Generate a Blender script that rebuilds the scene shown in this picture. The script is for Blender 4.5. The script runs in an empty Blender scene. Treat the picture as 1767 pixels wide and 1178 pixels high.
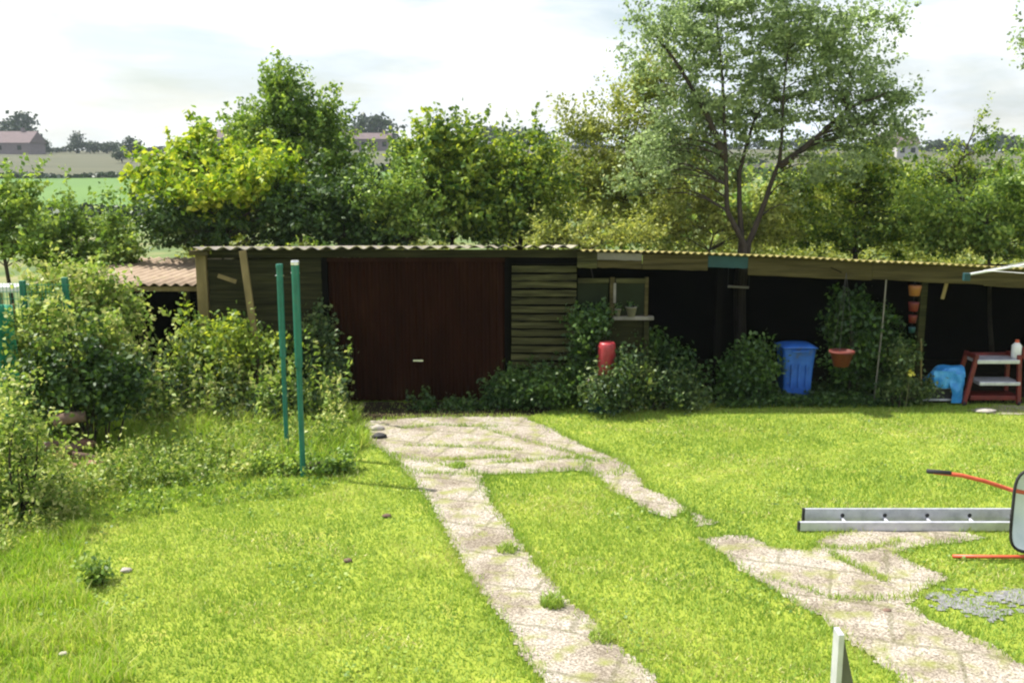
import bpy, math, random
import numpy as np
from math import radians, sin, cos, pi, atan, tan
from mathutils import Vector, noise

# ------------------------------------------------------------ camera, sky, sun, exposure
S = bpy.context.scene
FPX = 1718.0; PITCH = radians(10.2); CAMH = 3.5
cam_d = bpy.data.cameras.new('camera'); cam = bpy.data.objects.new('camera', cam_d)
S.collection.objects.link(cam); S.camera = cam
cam_d.sensor_width = 36.0; cam_d.lens = FPX / 1767.0 * 36.0
cam_d.clip_start = 0.1; cam_d.clip_end = 3000
cam.location = (0, 0, CAMH); cam.rotation_euler = (pi / 2 - PITCH, 0, 0)

SUN_EL = radians(57); SUN_AZ = radians(-72)      # azimuth measured from +Y towards +X
W = bpy.data.worlds.new('World'); S.world = W; W.use_nodes = True
nt = W.node_tree; nt.nodes.clear()
def N(nt, t, **kw):
    n = nt.nodes.new(t)
    for k, v in kw.items():
        if k in n.inputs: n.inputs[k].default_value = v
        else: setattr(n, k, v)
    return n
out = N(nt, 'ShaderNodeOutputWorld'); bg = N(nt, 'ShaderNodeBackground', Strength=0.08)
sky = N(nt, 'ShaderNodeTexSky'); sky.sky_type = 'NISHITA'; sky.sun_disc = False
sky.sun_elevation = SUN_EL; sky.sun_rotation = SUN_AZ; sky.air_density = 1.2; sky.dust_density = 2.0
tc = N(nt, 'ShaderNodeTexCoord')
mp = N(nt, 'ShaderNodeMapping'); mp.inputs['Scale'].default_value = (1, 1, 3.6)
mp.inputs['Location'].default_value = (0.37, 0.1, 0.05)
n1 = N(nt, 'ShaderNodeTexNoise', Scale=2.3, Detail=7.0, Roughness=0.55, Distortion=0.3)
r1 = N(nt, 'ShaderNodeValToRGB')
r1.color_ramp.elements[0].position = 0.30; r1.color_ramp.elements[0].color = (0, 0, 0, 1)
r1.color_ramp.elements[1].position = 0.56; r1.color_ramp.elements[1].color = (1, 1, 1, 1)
mp2 = N(nt, 'ShaderNodeMapping'); mp2.inputs['Scale'].default_value = (1, 1, 4.5)
mp2.inputs['Location'].default_value = (1.9, 0.4, 0.8)
n2 = N(nt, 'ShaderNodeTexNoise', Scale=3.4, Detail=6.0, Roughness=0.6)
r2 = N(nt, 'ShaderNodeValToRGB')
r2.color_ramp.elements[0].position = 0.42; r2.color_ramp.elements[0].color = (6.6, 7.2, 8.2, 1)
r2.color_ramp.elements[1].position = 0.57; r2.color_ramp.elements[1].color = (9.0, 9.0, 9.1, 1)
mx = N(nt, 'ShaderNodeMixRGB')
L = nt.links.new
L(tc.outputs['Generated'], mp.inputs['Vector']); L(mp.outputs[0], n1.inputs['Vector']); L(n1.outputs['Fac'], r1.inputs[0])
L(tc.outputs['Generated'], mp2.inputs['Vector']); L(mp2.outputs[0], n2.inputs['Vector']); L(n2.outputs['Fac'], r2.inputs[0])
L(r1.outputs[0], mx.inputs[0]); L(sky.outputs[0], mx.inputs[1]); L(r2.outputs[0], mx.inputs[2])
L(mx.outputs[0], bg.inputs['Color']); L(bg.outputs[0], out.inputs['Surface'])

sun_d = bpy.data.lights.new('sun', 'SUN'); sun = bpy.data.objects.new('sun', sun_d); S.collection.objects.link(sun)
sun_d.energy = 5.0; sun_d.angle = radians(0.6); sun_d.color = (1.0, 0.95, 0.86)
sdir = Vector((sin(SUN_AZ) * cos(SUN_EL), cos(SUN_AZ) * cos(SUN_EL), sin(SUN_EL)))
sun.rotation_euler = sdir.to_track_quat('Z', 'Y').to_euler()
sun.location = (-20, 10, 30)
S.view_settings.view_transform = 'Standard'; S.view_settings.look = 'None'
S.view_settings.gamma = 1.0; S.view_settings.exposure = 0.95
S.cycles.use_denoising = True
S.cycles.max_bounces = 6; S.cycles.diffuse_bounces = 3; S.cycles.glossy_bounces = 2
S.cycles.transmission_bounces = 4; S.cycles.volume_bounces = 1; S.cycles.transparent_max_bounces = 6
S.cycles.sample_clamp_indirect = 4.0
S.cycles.filter_width = 2.2

# ------------------------------------------------------------ helpers
rng = np.random.default_rng(7); random.seed(7)
CT, ST = cos(PITCH), sin(PITCH)
def ray(px, py):
    a = px - 883.5; b = 589.0 - py
    return Vector((a, FPX * CT + b * ST, -FPX * ST + b * CT))
def P(px, py, Y):
    d = ray(px, py); t = Y / d.y
    return Vector((d.x * t, Y, CAMH + d.z * t))
def G(px, py, z=0.0):
    d = ray(px, py); t = (z - CAMH) / d.z
    return Vector((d.x * t, d.y * t, z))
def link(o, parent=None):
    S.collection.objects.link(o)
    if parent is not None: o.parent = parent
    return o
def tag(o, label=None, cat=None, group=None, kind=None):
    if label: o['label'] = label
    if cat: o['category'] = cat
    if group: o['group'] = group
    if kind: o['kind'] = kind
    return o
def empty(name, loc, label, cat, group=None):
    o = bpy.data.objects.new(name, None); o.location = loc; o.empty_display_size = 0.2
    link(o); return tag(o, label, cat, group)
def mesh_np(name, V, F, mat, parent=None, attr=None, smooth=False):
    """V (n,3) world coords, F (m,k)"""
    V = np.asarray(V, dtype=np.float32); F = np.asarray(F, dtype=np.int32)
    if parent is not None: V = V - np.array(parent_world(parent), dtype=np.float32)
    me = bpy.data.meshes.new(name); m, k = F.shape
    me.vertices.add(len(V)); me.vertices.foreach_set('co', V.ravel())
    me.loops.add(m * k); me.loops.foreach_set('vertex_index', F.ravel())
    me.polygons.add(m); me.polygons.foreach_set('loop_start', np.arange(0, m * k, k, dtype=np.int32))
    me.polygons.foreach_set('loop_total', np.full(m, k, dtype=np.int32))
    if smooth: me.polygons.foreach_set('use_smooth', np.ones(m, dtype=bool))
    me.update(calc_edges=True)
    if attr is not None:
        a = me.attributes.new('rnd', 'FLOAT', 'FACE'); a.data.foreach_set('value', np.asarray(attr, dtype=np.float32))
    me.materials.append(mat)
    o = bpy.data.objects.new(name, me); return link(o, parent)
def parent_world(p):
    v = Vector((0, 0, 0))
    while p is not None:
        v = v + p.location; p = p.parent
    return v
class MB:
    def __init__(s): s.v = []; s.f = []
    def box(s, lo, hi, rot=None, piv=None):
        x0, y0, z0 = lo; x1, y1, z1 = hi; b = len(s.v)
        vs = [Vector(p) for p in ((x0,y0,z0),(x1,y0,z0),(x1,y1,z0),(x0,y1,z0),(x0,y0,z1),(x1,y0,z1),(x1,y1,z1),(x0,y1,z1))]
        if rot is not None:
            piv = Vector(piv or ((x0+x1)/2,(y0+y1)/2,(z0+z1)/2)); vs = [rot @ (p - piv) + piv for p in vs]
        s.v += vs
        s.f += [tuple(b + i for i in q) for q in ((0,3,2,1),(4,5,6,7),(0,1,5,4),(1,2,6,5),(2,3,7,6),(3,0,4,7))]; return s
    def beam(s, a, b_, w, h, up=(0,0,1)):
        a = Vector(a); b_ = Vector(b_); d = (b_ - a).normalized(); u = Vector(up)
        if abs(d.dot(u)) > .97: u = Vector((0,1,0))
        r = d.cross(u).normalized(); u = r.cross(d).normalized(); n = len(s.v)
        for p in (a, b_):
            for (i, j) in ((-1,-1),(1,-1),(1,1),(-1,1)): s.v.append(p + r*(i*w/2) + u*(j*h/2))
        s.f += [(n,n+3,n+2,n+1),(n+4,n+5,n+6,n+7)] + [(n+i, n+(i+1)%4, n+4+(i+1)%4, n+4+i) for i in range(4)]; return s
    def tube(s, pts, rad, k=8, caps=True):
        pts = [Vector(p) for p in pts]; m = len(pts)
        if not hasattr(rad, '__len__'): rad = [rad] * m
        n0 = len(s.v); u = None
        for i, p in enumerate(pts):
            d = (pts[min(i+1, m-1)] - pts[max(i-1, 0)]).normalized()
            if u is None: u = d.cross(Vector((0.13, 0.95, 0.21))).normalized()
            u = (u - d * u.dot(d)).normalized(); w = d.cross(u)
            for j in range(k):
                t = 2*pi*j/k; s.v.append(p + (u*cos(t) + w*sin(t)) * rad[i])
        for i in range(m-1):
            for j in range(k):
                a = n0+i*k+j; b = n0+i*k+(j+1)%k; s.f.append((a, b, b+k, a+k))
        if caps:
            s.f.append(tuple(n0+j for j in reversed(range(k)))); s.f.append(tuple(n0+(m-1)*k+j for j in range(k)))
        return s
    def lathe(s, prof, c, k=20, axis='z'):
        n0 = len(s.v); c = Vector(c)
        for (r, h) in prof:
            for j in range(k):
                t = 2*pi*j/k; q = (r*cos(t), r*sin(t), h)
                if axis == 'y': q = (q[0], q[2], q[1])
                if axis == 'x': q = (q[2], q[0], q[1])
                s.v.append(c + Vector(q))
        for i in range(len(prof)-1):
            for j in range(k):
                a = n0+i*k+j; b = n0+i*k+(j+1)%k; s.f.append((a, b, b+k, a+k))
        return s
    def quadgrid(s, fn, nu, nv):
        n0 = len(s.v)
        for i in range(nu+1):
            for j in range(nv+1): s.v.append(Vector(fn(i/nu, j/nv)))
        for i in range(nu):
            for j in range(nv):
                a = n0+i*(nv+1)+j; s.f.append((a, a+nv+1, a+nv+2, a+1))
        return s
    def build(s, name, mat, parent=None, smooth=False, bevel=0.0, thick=0.0, wear=0.0):
        off = parent_world(parent) if parent is not None else Vector((0,0,0))
        me = bpy.data.meshes.new(name); me.from_pydata([tuple(p - off) for p in s.v], [], s.f)
        if wear:
            for v in me.vertices:
                q = noise.noise_vector(v.co * 3.1); v.co += q * wear
        if smooth: me.polygons.foreach_set('use_smooth', np.ones(len(me.polygons), dtype=bool))
        me.materials.append(mat); me.update()
        o = link(bpy.data.objects.new(name, me), parent)
        if thick: m = o.modifiers.new('solid', 'SOLIDIFY'); m.thickness = thick; m.offset = 0
        if bevel:
            m = o.modifiers.new('bevel', 'BEVEL'); m.width = bevel; m.segments = 2; m.limit_method = 'ANGLE'
        return o

# ------------------------------------------------------------ materials
def newmat(name):
    m = bpy.data.materials.new(name); m.use_nodes = True; m.node_tree.nodes.clear(); return m, m.node_tree
def ramp(nt, stops):
    r = nt.nodes.new('ShaderNodeValToRGB'); e = r.color_ramp.elements
    while len(e) < len(stops): e.new(0.5)
    for i, (p, c) in enumerate(stops): e[i].position = p; e[i].color = (*c, 1)
    return r
def leafmat(name, cols, trans=0.35, tcol=None, rough=0.5, nscale=1.2, rv=1.0):
    m, t = newmat(name); L = t.links.new
    at = N(t, 'ShaderNodeAttribute', attribute_name='rnd')
    r = ramp(t, [(i / (len(cols)-1), c) for i, c in enumerate(cols)])
    ns = N(t, 'ShaderNodeTexNoise', Scale=nscale, Detail=2.0); g = N(t, 'ShaderNodeNewGeometry')
    L(g.outputs['Position'], ns.inputs['Vector'])
    ma = N(t, 'ShaderNodeMath', operation='MULTIPLY_ADD'); ma.inputs[1].default_value = 1.2; ma.inputs[2].default_value = -0.6
    L(ns.outputs['Fac'], ma.inputs[0])
    ad = N(t, 'ShaderNodeMath', operation='ADD', use_clamp=True); rvn = N(t, 'ShaderNodeMath', operation='MULTIPLY_ADD'); rvn.inputs[1].default_value = rv; rvn.inputs[2].default_value = (1-rv)*.45; L(at.outputs['Fac'], rvn.inputs[0]); L(rvn.outputs[0], ad.inputs[0]); L(ma.outputs[0], ad.inputs[1]); L(ad.outputs[0], r.inputs[0])
    p = N(t, 'ShaderNodeBsdfPrincipled', Roughness=rough); p.inputs['Specular IOR Level'].default_value = 0.35
    L(r.outputs[0], p.inputs['Base Color'])
    tr = N(t, 'ShaderNodeBsdfTranslucent'); hs = N(t, 'ShaderNodeMixRGB', blend_type='MULTIPLY'); hs.inputs[0].default_value = 1
    hs.inputs[2].default_value = (*(tcol or (1.5, 1.35, 0.5)), 1); L(r.outputs[0], hs.inputs[1]); L(hs.outputs[0], tr.inputs[0])
    mx = N(t, 'ShaderNodeMixShader'); mx.inputs[0].default_value = trans
    L(p.outputs[0], mx.inputs[1]); L(tr.outputs[0], mx.inputs[2])
    o = N(t, 'ShaderNodeOutputMaterial'); L(mx.outputs[0], o.inputs[0]); return m
def mat(name, stops, scale=4.0, detail=6.0, rough=0.8, metal=0.0, bump=0.0, stretch=(1,1,1), spec=0.4, bscale=None, dist=0.0):
    m, t = newmat(name); L = t.links.new
    g = N(t, 'ShaderNodeNewGeometry'); mp = N(t, 'ShaderNodeMapping'); mp.inputs['Scale'].default_value = stretch
    L(g.outputs['Position'], mp.inputs['Vector'])
    ns = N(t, 'ShaderNodeTexNoise', Scale=scale, Detail=detail, Roughness=0.6, Distortion=dist); L(mp.outputs[0], ns.inputs['Vector'])
    r = ramp(t, stops); L(ns.outputs['Fac'], r.inputs[0])
    p = N(t, 'ShaderNodeBsdfPrincipled', Roughness=rough, Metallic=metal); p.inputs['Specular IOR Level'].default_value = spec
    L(r.outputs[0], p.inputs['Base Color'])
    if bump:
        n2 = N(t, 'ShaderNodeTexNoise', Scale=bscale or scale*4, Detail=5.0); L(mp.outputs[0], n2.inputs['Vector'])
        b = N(t, 'ShaderNodeBump', Strength=bump, Distance=0.02); L(n2.outputs['Fac'], b.inputs['Height']); L(b.outputs[0], p.inputs['Normal'])
    o = N(t, 'ShaderNodeOutputMaterial'); L(p.outputs[0], o.inputs[0]); return m
M = {}
M['blade'] = leafmat('lawn_blade', [(.13,.235,.03), (.22,.35,.05), (.34,.45,.075), (.55,.49,.22)], .35, (1.1,1.1,.7), .55, .8, rv=.55)
M['long'] = leafmat('long_grass', [(.16,.30,.025), (.32,.50,.04), (.38,.48,.08), (.54,.54,.22)], .42, (1.1,1.1,.6), .5, .9)
M['yellow'] = leafmat('leaf_yellow', [(.07,.15,.015), (.17,.30,.025), (.36,.47,.04), (.56,.60,.08)], .42, (1.15,1.1,.5))
M['light'] = leafmat('leaf_light', [(.07,.14,.03), (.17,.28,.05), (.36,.46,.10)], .42, (1.2,1.2,.6))
M['mid'] = leafmat('leaf_mid', [(.035,.09,.02), (.13,.22,.035), (.37,.46,.08)], .42)
M['dark'] = leafmat('leaf_dark', [(.02,.05,.014), (.04,.09,.02), (.08,.14,.025)], .25)
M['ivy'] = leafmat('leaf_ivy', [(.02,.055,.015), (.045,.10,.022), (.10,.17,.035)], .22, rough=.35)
M['olive'] = leafmat('leaf_olive', [(.13,.18,.04), (.26,.31,.07), (.42,.45,.12)], .45, (1.2,1.15,.7))
M['grey'] = leafmat('leaf_greygreen', [(.13,.19,.085), (.27,.36,.16), (.48,.58,.29)], .48, (1.1,1.15,.9))
M['shade'] = leafmat('leaf_shade', [(.025,.06,.02), (.06,.11,.03), (.17,.22,.075)], .25)
M['nettle'] = leafmat('leaf_nettle', [(.09,.16,.03), (.20,.31,.05), (.36,.44,.10), (.5,.5,.2)], .42, (1.1,1.1,.7))
M['far'] = leafmat('leaf_far', [(.012,.028,.015), (.022,.042,.02), (.035,.06,.025)], .1)
M['bark'] = mat('bark', [(.3,(.022,.018,.013)), (.7,(.065,.052,.038))], 9, rough=.9, bump=.8, stretch=(1,1,.25))
M['stem'] = mat('stem', [(.3,(.10,.13,.04)), (.7,(.20,.20,.08))], 9)
M['soil'] = mat('lawn_soil', [(.3,(.14,.19,.015)), (.6,(.24,.29,.03)), (.75,(.34,.30,.08))], 2.5, rough=1, bump=.6, bscale=40)
M['gfield'] = mat('green_field', [(.3,(.06,.13,.025)), (.7,(.09,.17,.03))], .03, rough=1, stretch=(1,.2,1))
M['tfield'] = mat('tan_field', [(.3,(.045,.052,.026)), (.7,(.085,.082,.045))], .09, rough=1, stretch=(.4,1.5,1))
M['scrub'] = mat('scrub', [(.3,(.04,.08,.02)), (.5,(.09,.13,.03)), (.75,(.22,.20,.09))], .25, rough=1)
M['wood'] = mat('weathered_wood', [(.28,(.010,.010,.005)), (.55,(.034,.034,.014)), (.8,(.08,.078,.032))], 5, bump=.5, stretch=(.25,1,6), spec=.06, rough=.9)
M['slat'] = mat('algae_wood', [(.3,(.016,.016,.008)), (.55,(.055,.055,.020)), (.8,(.125,.12,.05))], 4, bump=.5, stretch=(.35,1,5), spec=.1, rough=.9, dist=.6)
M['fascia'] = mat('fascia_wood', [(.3,(.03,.025,.01)), (.55,(.07,.058,.024)), (.8,(.12,.10,.04))], 4, bump=.4, stretch=(.3,1,5), spec=.1, rough=.9)
M['timber'] = mat('old_timber', [(.3,(.13,.10,.035)), (.7,(.26,.20,.08))], 6, bump=.4, stretch=(1,1,.3), rough=.85)
M['greyboard'] = mat('grey_board', [(.3,(.14,.13,.11)), (.7,(.25,.23,.2))], 6, rough=.8)
M['tealboard'] = mat('teal_board', [(.3,(.005,.035,.04)), (.7,(.01,.06,.065))], 6, rough=.6)
M['door'] = mat('door_paint', [(.3,(.009,.0028,.0016)), (.55,(.020,.0065,.003)), (.75,(.036,.015,.007))], 1.6, spec=.02, rough=.7, stretch=(1,1,.4), bump=.1)
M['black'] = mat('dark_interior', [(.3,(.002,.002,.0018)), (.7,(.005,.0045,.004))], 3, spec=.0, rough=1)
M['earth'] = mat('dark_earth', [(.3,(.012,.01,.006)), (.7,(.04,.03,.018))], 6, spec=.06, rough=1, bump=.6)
M['roofgrey'] = mat('cement_roof', [(.32,(.16,.14,.12)), (.5,(.32,.29,.25)), (.62,(.20,.20,.05)), (.8,(.36,.32,.28))], 3.5, rough=.9, bump=.4)
M['rooflichen'] = mat('lichen_roof', [(.3,(.11,.08,.03)), (.5,(.25,.22,.07)), (.75,(.34,.28,.15))], 5, rough=.95, bump=.5)
M['roofbrown'] = mat('brown_roof', [(.3,(.26,.19,.13)), (.55,(.38,.29,.21)), (.75,(.30,.25,.13))], 1.8, rough=.95, bump=.3)
M['greenpole'] = mat('green_paint', [(.3,(.004,.09,.062)), (.55,(.008,.14,.095)), (.72,(.03,.12,.085))], 6, rough=.4, spec=.5)
M['net'] = mat('green_net', [(.3,(.01,.16,.09)), (.7,(.02,.24,.13))], 6, rough=.7)
M['alu'] = mat('aluminium', [(.3,(.36,.37,.43)), (.5,(.50,.51,.57)), (.7,(.58,.59,.65))], 9, rough=.42, metal=.35, bump=.05)
M['steel'] = mat('bright_steel', [(.3,(.6,.6,.62)), (.7,(.75,.75,.77))], 6, rough=.25, metal=.8)
M['shademetal'] = mat('shaded_metal', [(.3,(.08,.08,.085)), (.7,(.16,.16,.17))], 5, rough=.4, metal=.5)  # aluminium with the shade of the pole's right face put into its colour
M['zinc'] = mat('zinc_tray', [(.3,(.58,.66,.67)), (.7,(.74,.80,.80))], 5, rough=.5, metal=.05)
M['rubber'] = mat('black_rubber', [(.3,(.012,.012,.014)), (.7,(.03,.03,.033))], 8, rough=.7)
M['red'] = mat('red_paint', [(.3,(.42,.06,.025)), (.7,(.58,.11,.05))], 9, rough=.4)
M['dullred'] = mat('dull_red_paint', [(.3,(.07,.009,.008)), (.7,(.17,.018,.014))], 9, rough=.5)
M['pink'] = mat('faded_red_paint', [(.32,(.14,.03,.025)), (.45,(.28,.022,.028)), (.7,(.44,.08,.09))], 5, rough=.4, stretch=(1,1,.5))
M['blue'] = mat('blue_plastic', [(.32,(.05,.09,.22)), (.42,(.02,.11,.45)), (.7,(.045,.18,.62))], 5, rough=.4)
M['cyan'] = mat('sky_blue_plastic', [(.3,(.02,.17,.50)), (.5,(.04,.27,.62)), (.7,(.12,.42,.75))], 9, rough=.3)
M['white'] = mat('white_plastic', [(.3,(.55,.56,.58)), (.7,(.78,.78,.78))], 6, rough=.5)
M['orange'] = mat('orange_plastic', [(.3,(.20,.075,.02)), (.7,(.32,.13,.035))], 6, rough=.5)
M['terracotta'] = mat('terracotta', [(.3,(.07,.012,.008)), (.7,(.15,.024,.014))], 6, rough=.7)
M['yellowp'] = mat('yellow', [(.3,(.6,.55,.08)), (.7,(.8,.7,.15))], 6, rough=.6)
M['brick'] = mat('brick', [(.3,(.20,.09,.06)), (.7,(.36,.20,.15))], 12, rough=.95, bump=.5)
M['log'] = mat('log', [(.3,(.08,.05,.035)), (.7,(.20,.13,.10))], 10, rough=.95, bump=.6)
M['stone'] = mat('stone', [(.3,(.26,.23,.20)), (.7,(.46,.42,.38))], 9, rough=.9, bump=.3)
M['hwall'] = mat('house_wall', [(.3,(.15,.12,.13)), (.7,(.19,.15,.165))], 1, rough=.9)
M['hwhite'] = mat('house_white', [(.3,(.36,.35,.35)), (.7,(.42,.41,.41))], 1, rough=.9)
M['hroof'] = mat('house_roof', [(.3,(.10,.075,.08)), (.7,(.14,.10,.105))], 1, rough=.9)
M['glass'] = mat('dark_glass', [(.3,(.006,.009,.006)), (.7,(.012,.018,.012))], 3, rough=.15, spec=.12)
M['grit'] = mat('grey_grit', [(.3,(.10,.10,.105)), (.5,(.18,.18,.185)), (.7,(.30,.30,.31))], 30, rough=1, bump=.5)
# concrete path: pale pinkish beige aggregate with worn green film
def pathmat():
    m, t = newmat('path_concrete'); L = t.links.new
    g = N(t, 'ShaderNodeNewGeometry')
    a = N(t, 'ShaderNodeTexNoise', Scale=55.0, Detail=3.0, Roughness=.8); b = N(t, 'ShaderNodeTexNoise', Scale=2.2, Detail=6.0)
    c = N(t, 'ShaderNodeTexNoise', Scale=5.0, Detail=5.0)
    for q in (a, b, c): L(g.outputs['Position'], q.inputs['Vector'])
    ra = ramp(t, [(.36,(.09,.08,.06)), (.45,(.29,.26,.225)), (.56,(.42,.39,.345)), (.68,(.68,.65,.60))]); L(a.outputs['Fac'], ra.inputs[0])
    rb = ramp(t, [(.35,(.62,.57,.50)), (.5,(.9,.86,.8)), (.65,(1.0,.98,.95))]); L(b.outputs['Fac'], rb.inputs[0])
    m1 = N(t, 'ShaderNodeMixRGB', blend_type='MULTIPLY'); m1.inputs[0].default_value = 1; L(ra.outputs[0], m1.inputs[1]); L(rb.outputs[0], m1.inputs[2])
    rc = ramp(t, [(.50,(0,0,0)), (.68,(.75,.75,.75))]); L(c.outputs['Fac'], rc.inputs[0])
    m2 = N(t, 'ShaderNodeMixRGB'); L(rc.outputs[0], m2.inputs[0]); L(m1.outputs[0], m2.inputs[1]); m2.inputs[2].default_value = (.22,.24,.06,1)
    vo = N(t, 'ShaderNodeTexBrick', Scale=1.0); vo.inputs['Mortar Size'].default_value = .028; vo.inputs['Mortar Smooth'].default_value = .6; vo.inputs['Brick Width'].default_value = .92; vo.inputs['Row Height'].default_value = .62; vo.inputs['Color1'].default_value = (0,0,0,1); vo.inputs['Color2'].default_value = (.12,.12,.12,1); vo.inputs['Mortar'].default_value = (1,1,1,1); rm = N(t, 'ShaderNodeMapping'); rm.inputs['Rotation'].default_value = (0,0,.33); dn = N(t, 'ShaderNodeTexNoise', Scale=6.0, Detail=3.0); L(g.outputs['Position'], dn.inputs['Vector'])
    va = N(t, 'ShaderNodeVectorMath', operation='MULTIPLY_ADD'); va.inputs[1].default_value = (.07,.07,.0); L(dn.outputs['Color'], va.inputs[0]); L(g.outputs['Position'], va.inputs[2]); L(va.outputs[0], rm.inputs['Vector']); L(rm.outputs[0], vo.inputs['Vector'])
    vr = ramp(t, [(.3,(0,0,0)), (.9,(.42,.42,.42))]); L(vo.outputs['Color'], vr.inputs[0])
    m3 = N(t, 'ShaderNodeMixRGB'); L(vr.outputs[0], m3.inputs[0]); L(m2.outputs[0], m3.inputs[1]); m3.inputs[2].default_value = (.09,.09,.035,1)
    p = N(t, 'ShaderNodeBsdfPrincipled', Roughness=.95); p.inputs['Specular IOR Level'].default_value = .2; L(m3.outputs[0], p.inputs['Base Color'])
    bp = N(t, 'ShaderNodeBump', Strength=.7, Distance=.02); L(a.outputs['Fac'], bp.inputs['Height']); L(bp.outputs[0], p.inputs['Normal'])
    o = N(t, 'ShaderNodeOutputMaterial'); L(p.outputs[0], o.inputs[0]); return m
M['path'] = pathmat()

# ------------------------------------------------------------ terrain
YS = 14.35                                    # the front line of the sheds
def tz(x, y):
    """height of the ground"""
    x = np.asarray(x, float); y = np.asarray(y, float)
    z = np.where(y < 24, 0.0, 0.0)
    pts = [(24,0),(45,-.9),(75,-.9),(110,-.1),(165,.95),(215,3.3),(270,6.1),(330,7.6),(600,6.0),(1500,2.0)]
    z = np.interp(y, [p[0] for p in pts], [p[1] for p in pts])
    und = np.sin(x*.021+1.3)*.5 + np.sin(x*.047+y*.01)*.22
    return z + und*np.clip((y-60)/150, 0, 1)*1.6*np.where(y>300, .6, 1)
def sheet(name, xs, ys, m, dz=0.0):
    X, Y = np.meshgrid(xs, ys, indexing='ij'); Z = tz(X, Y) + dz
    V = np.stack([X, Y, Z], -1).reshape(-1, 3); a, b = len(xs), len(ys)
    I = np.arange(a*b).reshape(a, b); F = np.stack([I[:-1,:-1], I[1:,:-1], I[1:,1:], I[:-1,1:]], -1).reshape(-1, 4)
    return tag(mesh_np(name, V, F, m, smooth=True), kind='structure')
sheet('lawn', np.linspace(-30, 30, 31), np.linspace(-12, 24, 19), M['soil'])
xs = np.linspace(-700, 700, 141)
sheet('meadow', xs, np.array([24,30,38,45,60,75]), M['scrub'])
sheet('hill_pasture', np.linspace(-9, 700, 80), np.array([75,90,110,130,150,165,172]), M['scrub'])
sheet('green_field', np.linspace(-700, -9, 80), np.array([75,90,110,130,150,165,172]), M['gfield'])
sheet('stubble_field', xs, np.array([172,190,215,240,270,300,330]), M['tfield'])
sheet('hills', xs, np.array([330,420,600,900,1500]), M['far'] if False else M['scrub'])
sheet('side_ground', np.array([-700,-200,-80,-30]), np.array([-12,6,24]), M['scrub'])
sheet('side_ground', np.array([30,80,200,700]), np.array([-12,6,24]), M['scrub'])

# ------------------------------------------------------------ path
def gp(l): return np.array([[G(*p).x, G(*p).y] for p in l])
POLY = [gp(l) for l in (
 # paving in front of the garage door
 [(625,728),(700,722),(800,720),(905,720),(960,745),(1010,770),(1085,800),(1060,822),(1000,812),(825,822),(700,815),(672,785),(640,765)],
 # left strip
 [(672,785),(825,815),(850,870),(890,920),(935,985),(1000,1050),(1060,1105),(1130,1170),(1190,1230),(960,1230),(925,1165),(870,1080),(835,1030),(800,985),(770,925),(735,860),(705,820)],
 # right strip, far part
 [(1000,790),(1085,800),(1115,842),(1180,872),(1190,882),(1150,897),(1120,885),(1060,850),(1015,815)],
 [(1188,882),(1240,902),(1200,908)],
 # slabs and near part of the right strip
 [(1205,928),(1290,925),(1330,945),(1400,950),(1410,930),(1480,915),(1640,908),(1700,930),(1570,948),(1545,958),(1640,1000),(1590,1022),(1570,1045),(1610,1070),(1700,1108),(1767,1145),(1850,1200),(1650,1240),(1560,1178),(1480,1120),(1400,1060),(1290,992),(1235,955)],
)]
GRIT = gp([(1575,1030),(1680,1022),(1800,1018),(1900,1020),(1900,1062),(1767,1050),(1700,1060),(1620,1050)])
def inpoly(poly, x, y):
    c = np.zeros(x.shape, bool); n = len(poly); j = n-1
    for i in range(n):
        xi, yi = poly[i]; xj, yj = poly[j]
        k = ((yi > y) != (yj > y)) & (x < (xj-xi)*(y-yi)/(yj-yi+1e-12)+xi); c ^= k; j = i
    return c
def wob(x, y, s=1.0):
    return s*(np.sin(x*41+y*33)*.14+np.sin(y*57-x*37)*.12+np.sin(x*5.1+y*2.3)*.35+np.sin(y*7.7-x*3.1+1)*.3+np.sin(x*17+y*13)*.2+np.sin(y*23-x*19+2)*.15)
def on_path(x, y, a=.05):
    xx = x + wob(x, y, a); yy = y + wob(y+3, x-1, a); c = np.zeros(x.shape, bool)
    for p in POLY: c |= inpoly(p, xx, yy)
    return c
def cells(test, name, m, z, c=.035, bounds=(-3,7.5,3.6,14.4)):
    xs = np.arange(bounds[0], bounds[1], c); ys = np.arange(bounds[2], bounds[3], c)
    X, Y = np.meshgrid(xs, ys, indexing='ij'); inside = test(X+c/2, Y+c/2)[:-1,:-1]
    I = np.arange(X.size).reshape(X.shape); F = np.stack([I[:-1,:-1], I[1:,:-1], I[1:,1:], I[:-1,1:]], -1)[inside]
    Z = z + .004*np.sin(X*9+np.sin(Y*4))*np.sin(Y*8+1)
    V = np.stack([X, Y, Z], -1).reshape(-1, 3)
    u, inv = np.unique(F, return_inverse=True)
    return tag(mesh_np(name, V[u], inv.reshape(F.shape), m, smooth=True), kind='structure')
cells(on_path, 'path', M['path'], .012)
cells(lambda x, y: inpoly(GRIT, x+wob(x,y,.16), y+wob(y,x,.16)) & (wob(x*2.3, y*2.9) < .35), 'gravel_path', M['grit'], .009)
# bare soil along the front of the sheds
BARE = gp([(590,694),(905,694),(960,706),(900,722),(700,726),(615,733)])
cells(lambda x, y: inpoly(BARE, x+wob(x,y,.08), y+wob(y,x,.08)), 'bare_soil', M['earth'], .008)
P2 = gp([(1670,708),(1720,700),(1850,698),(1850,716),(1720,716)])
cells(lambda x, y: inpoly(P2, x+wob(x,y,.08), y+wob(y,x,.04)), 'shed_path', M['path'], .010)

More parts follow.
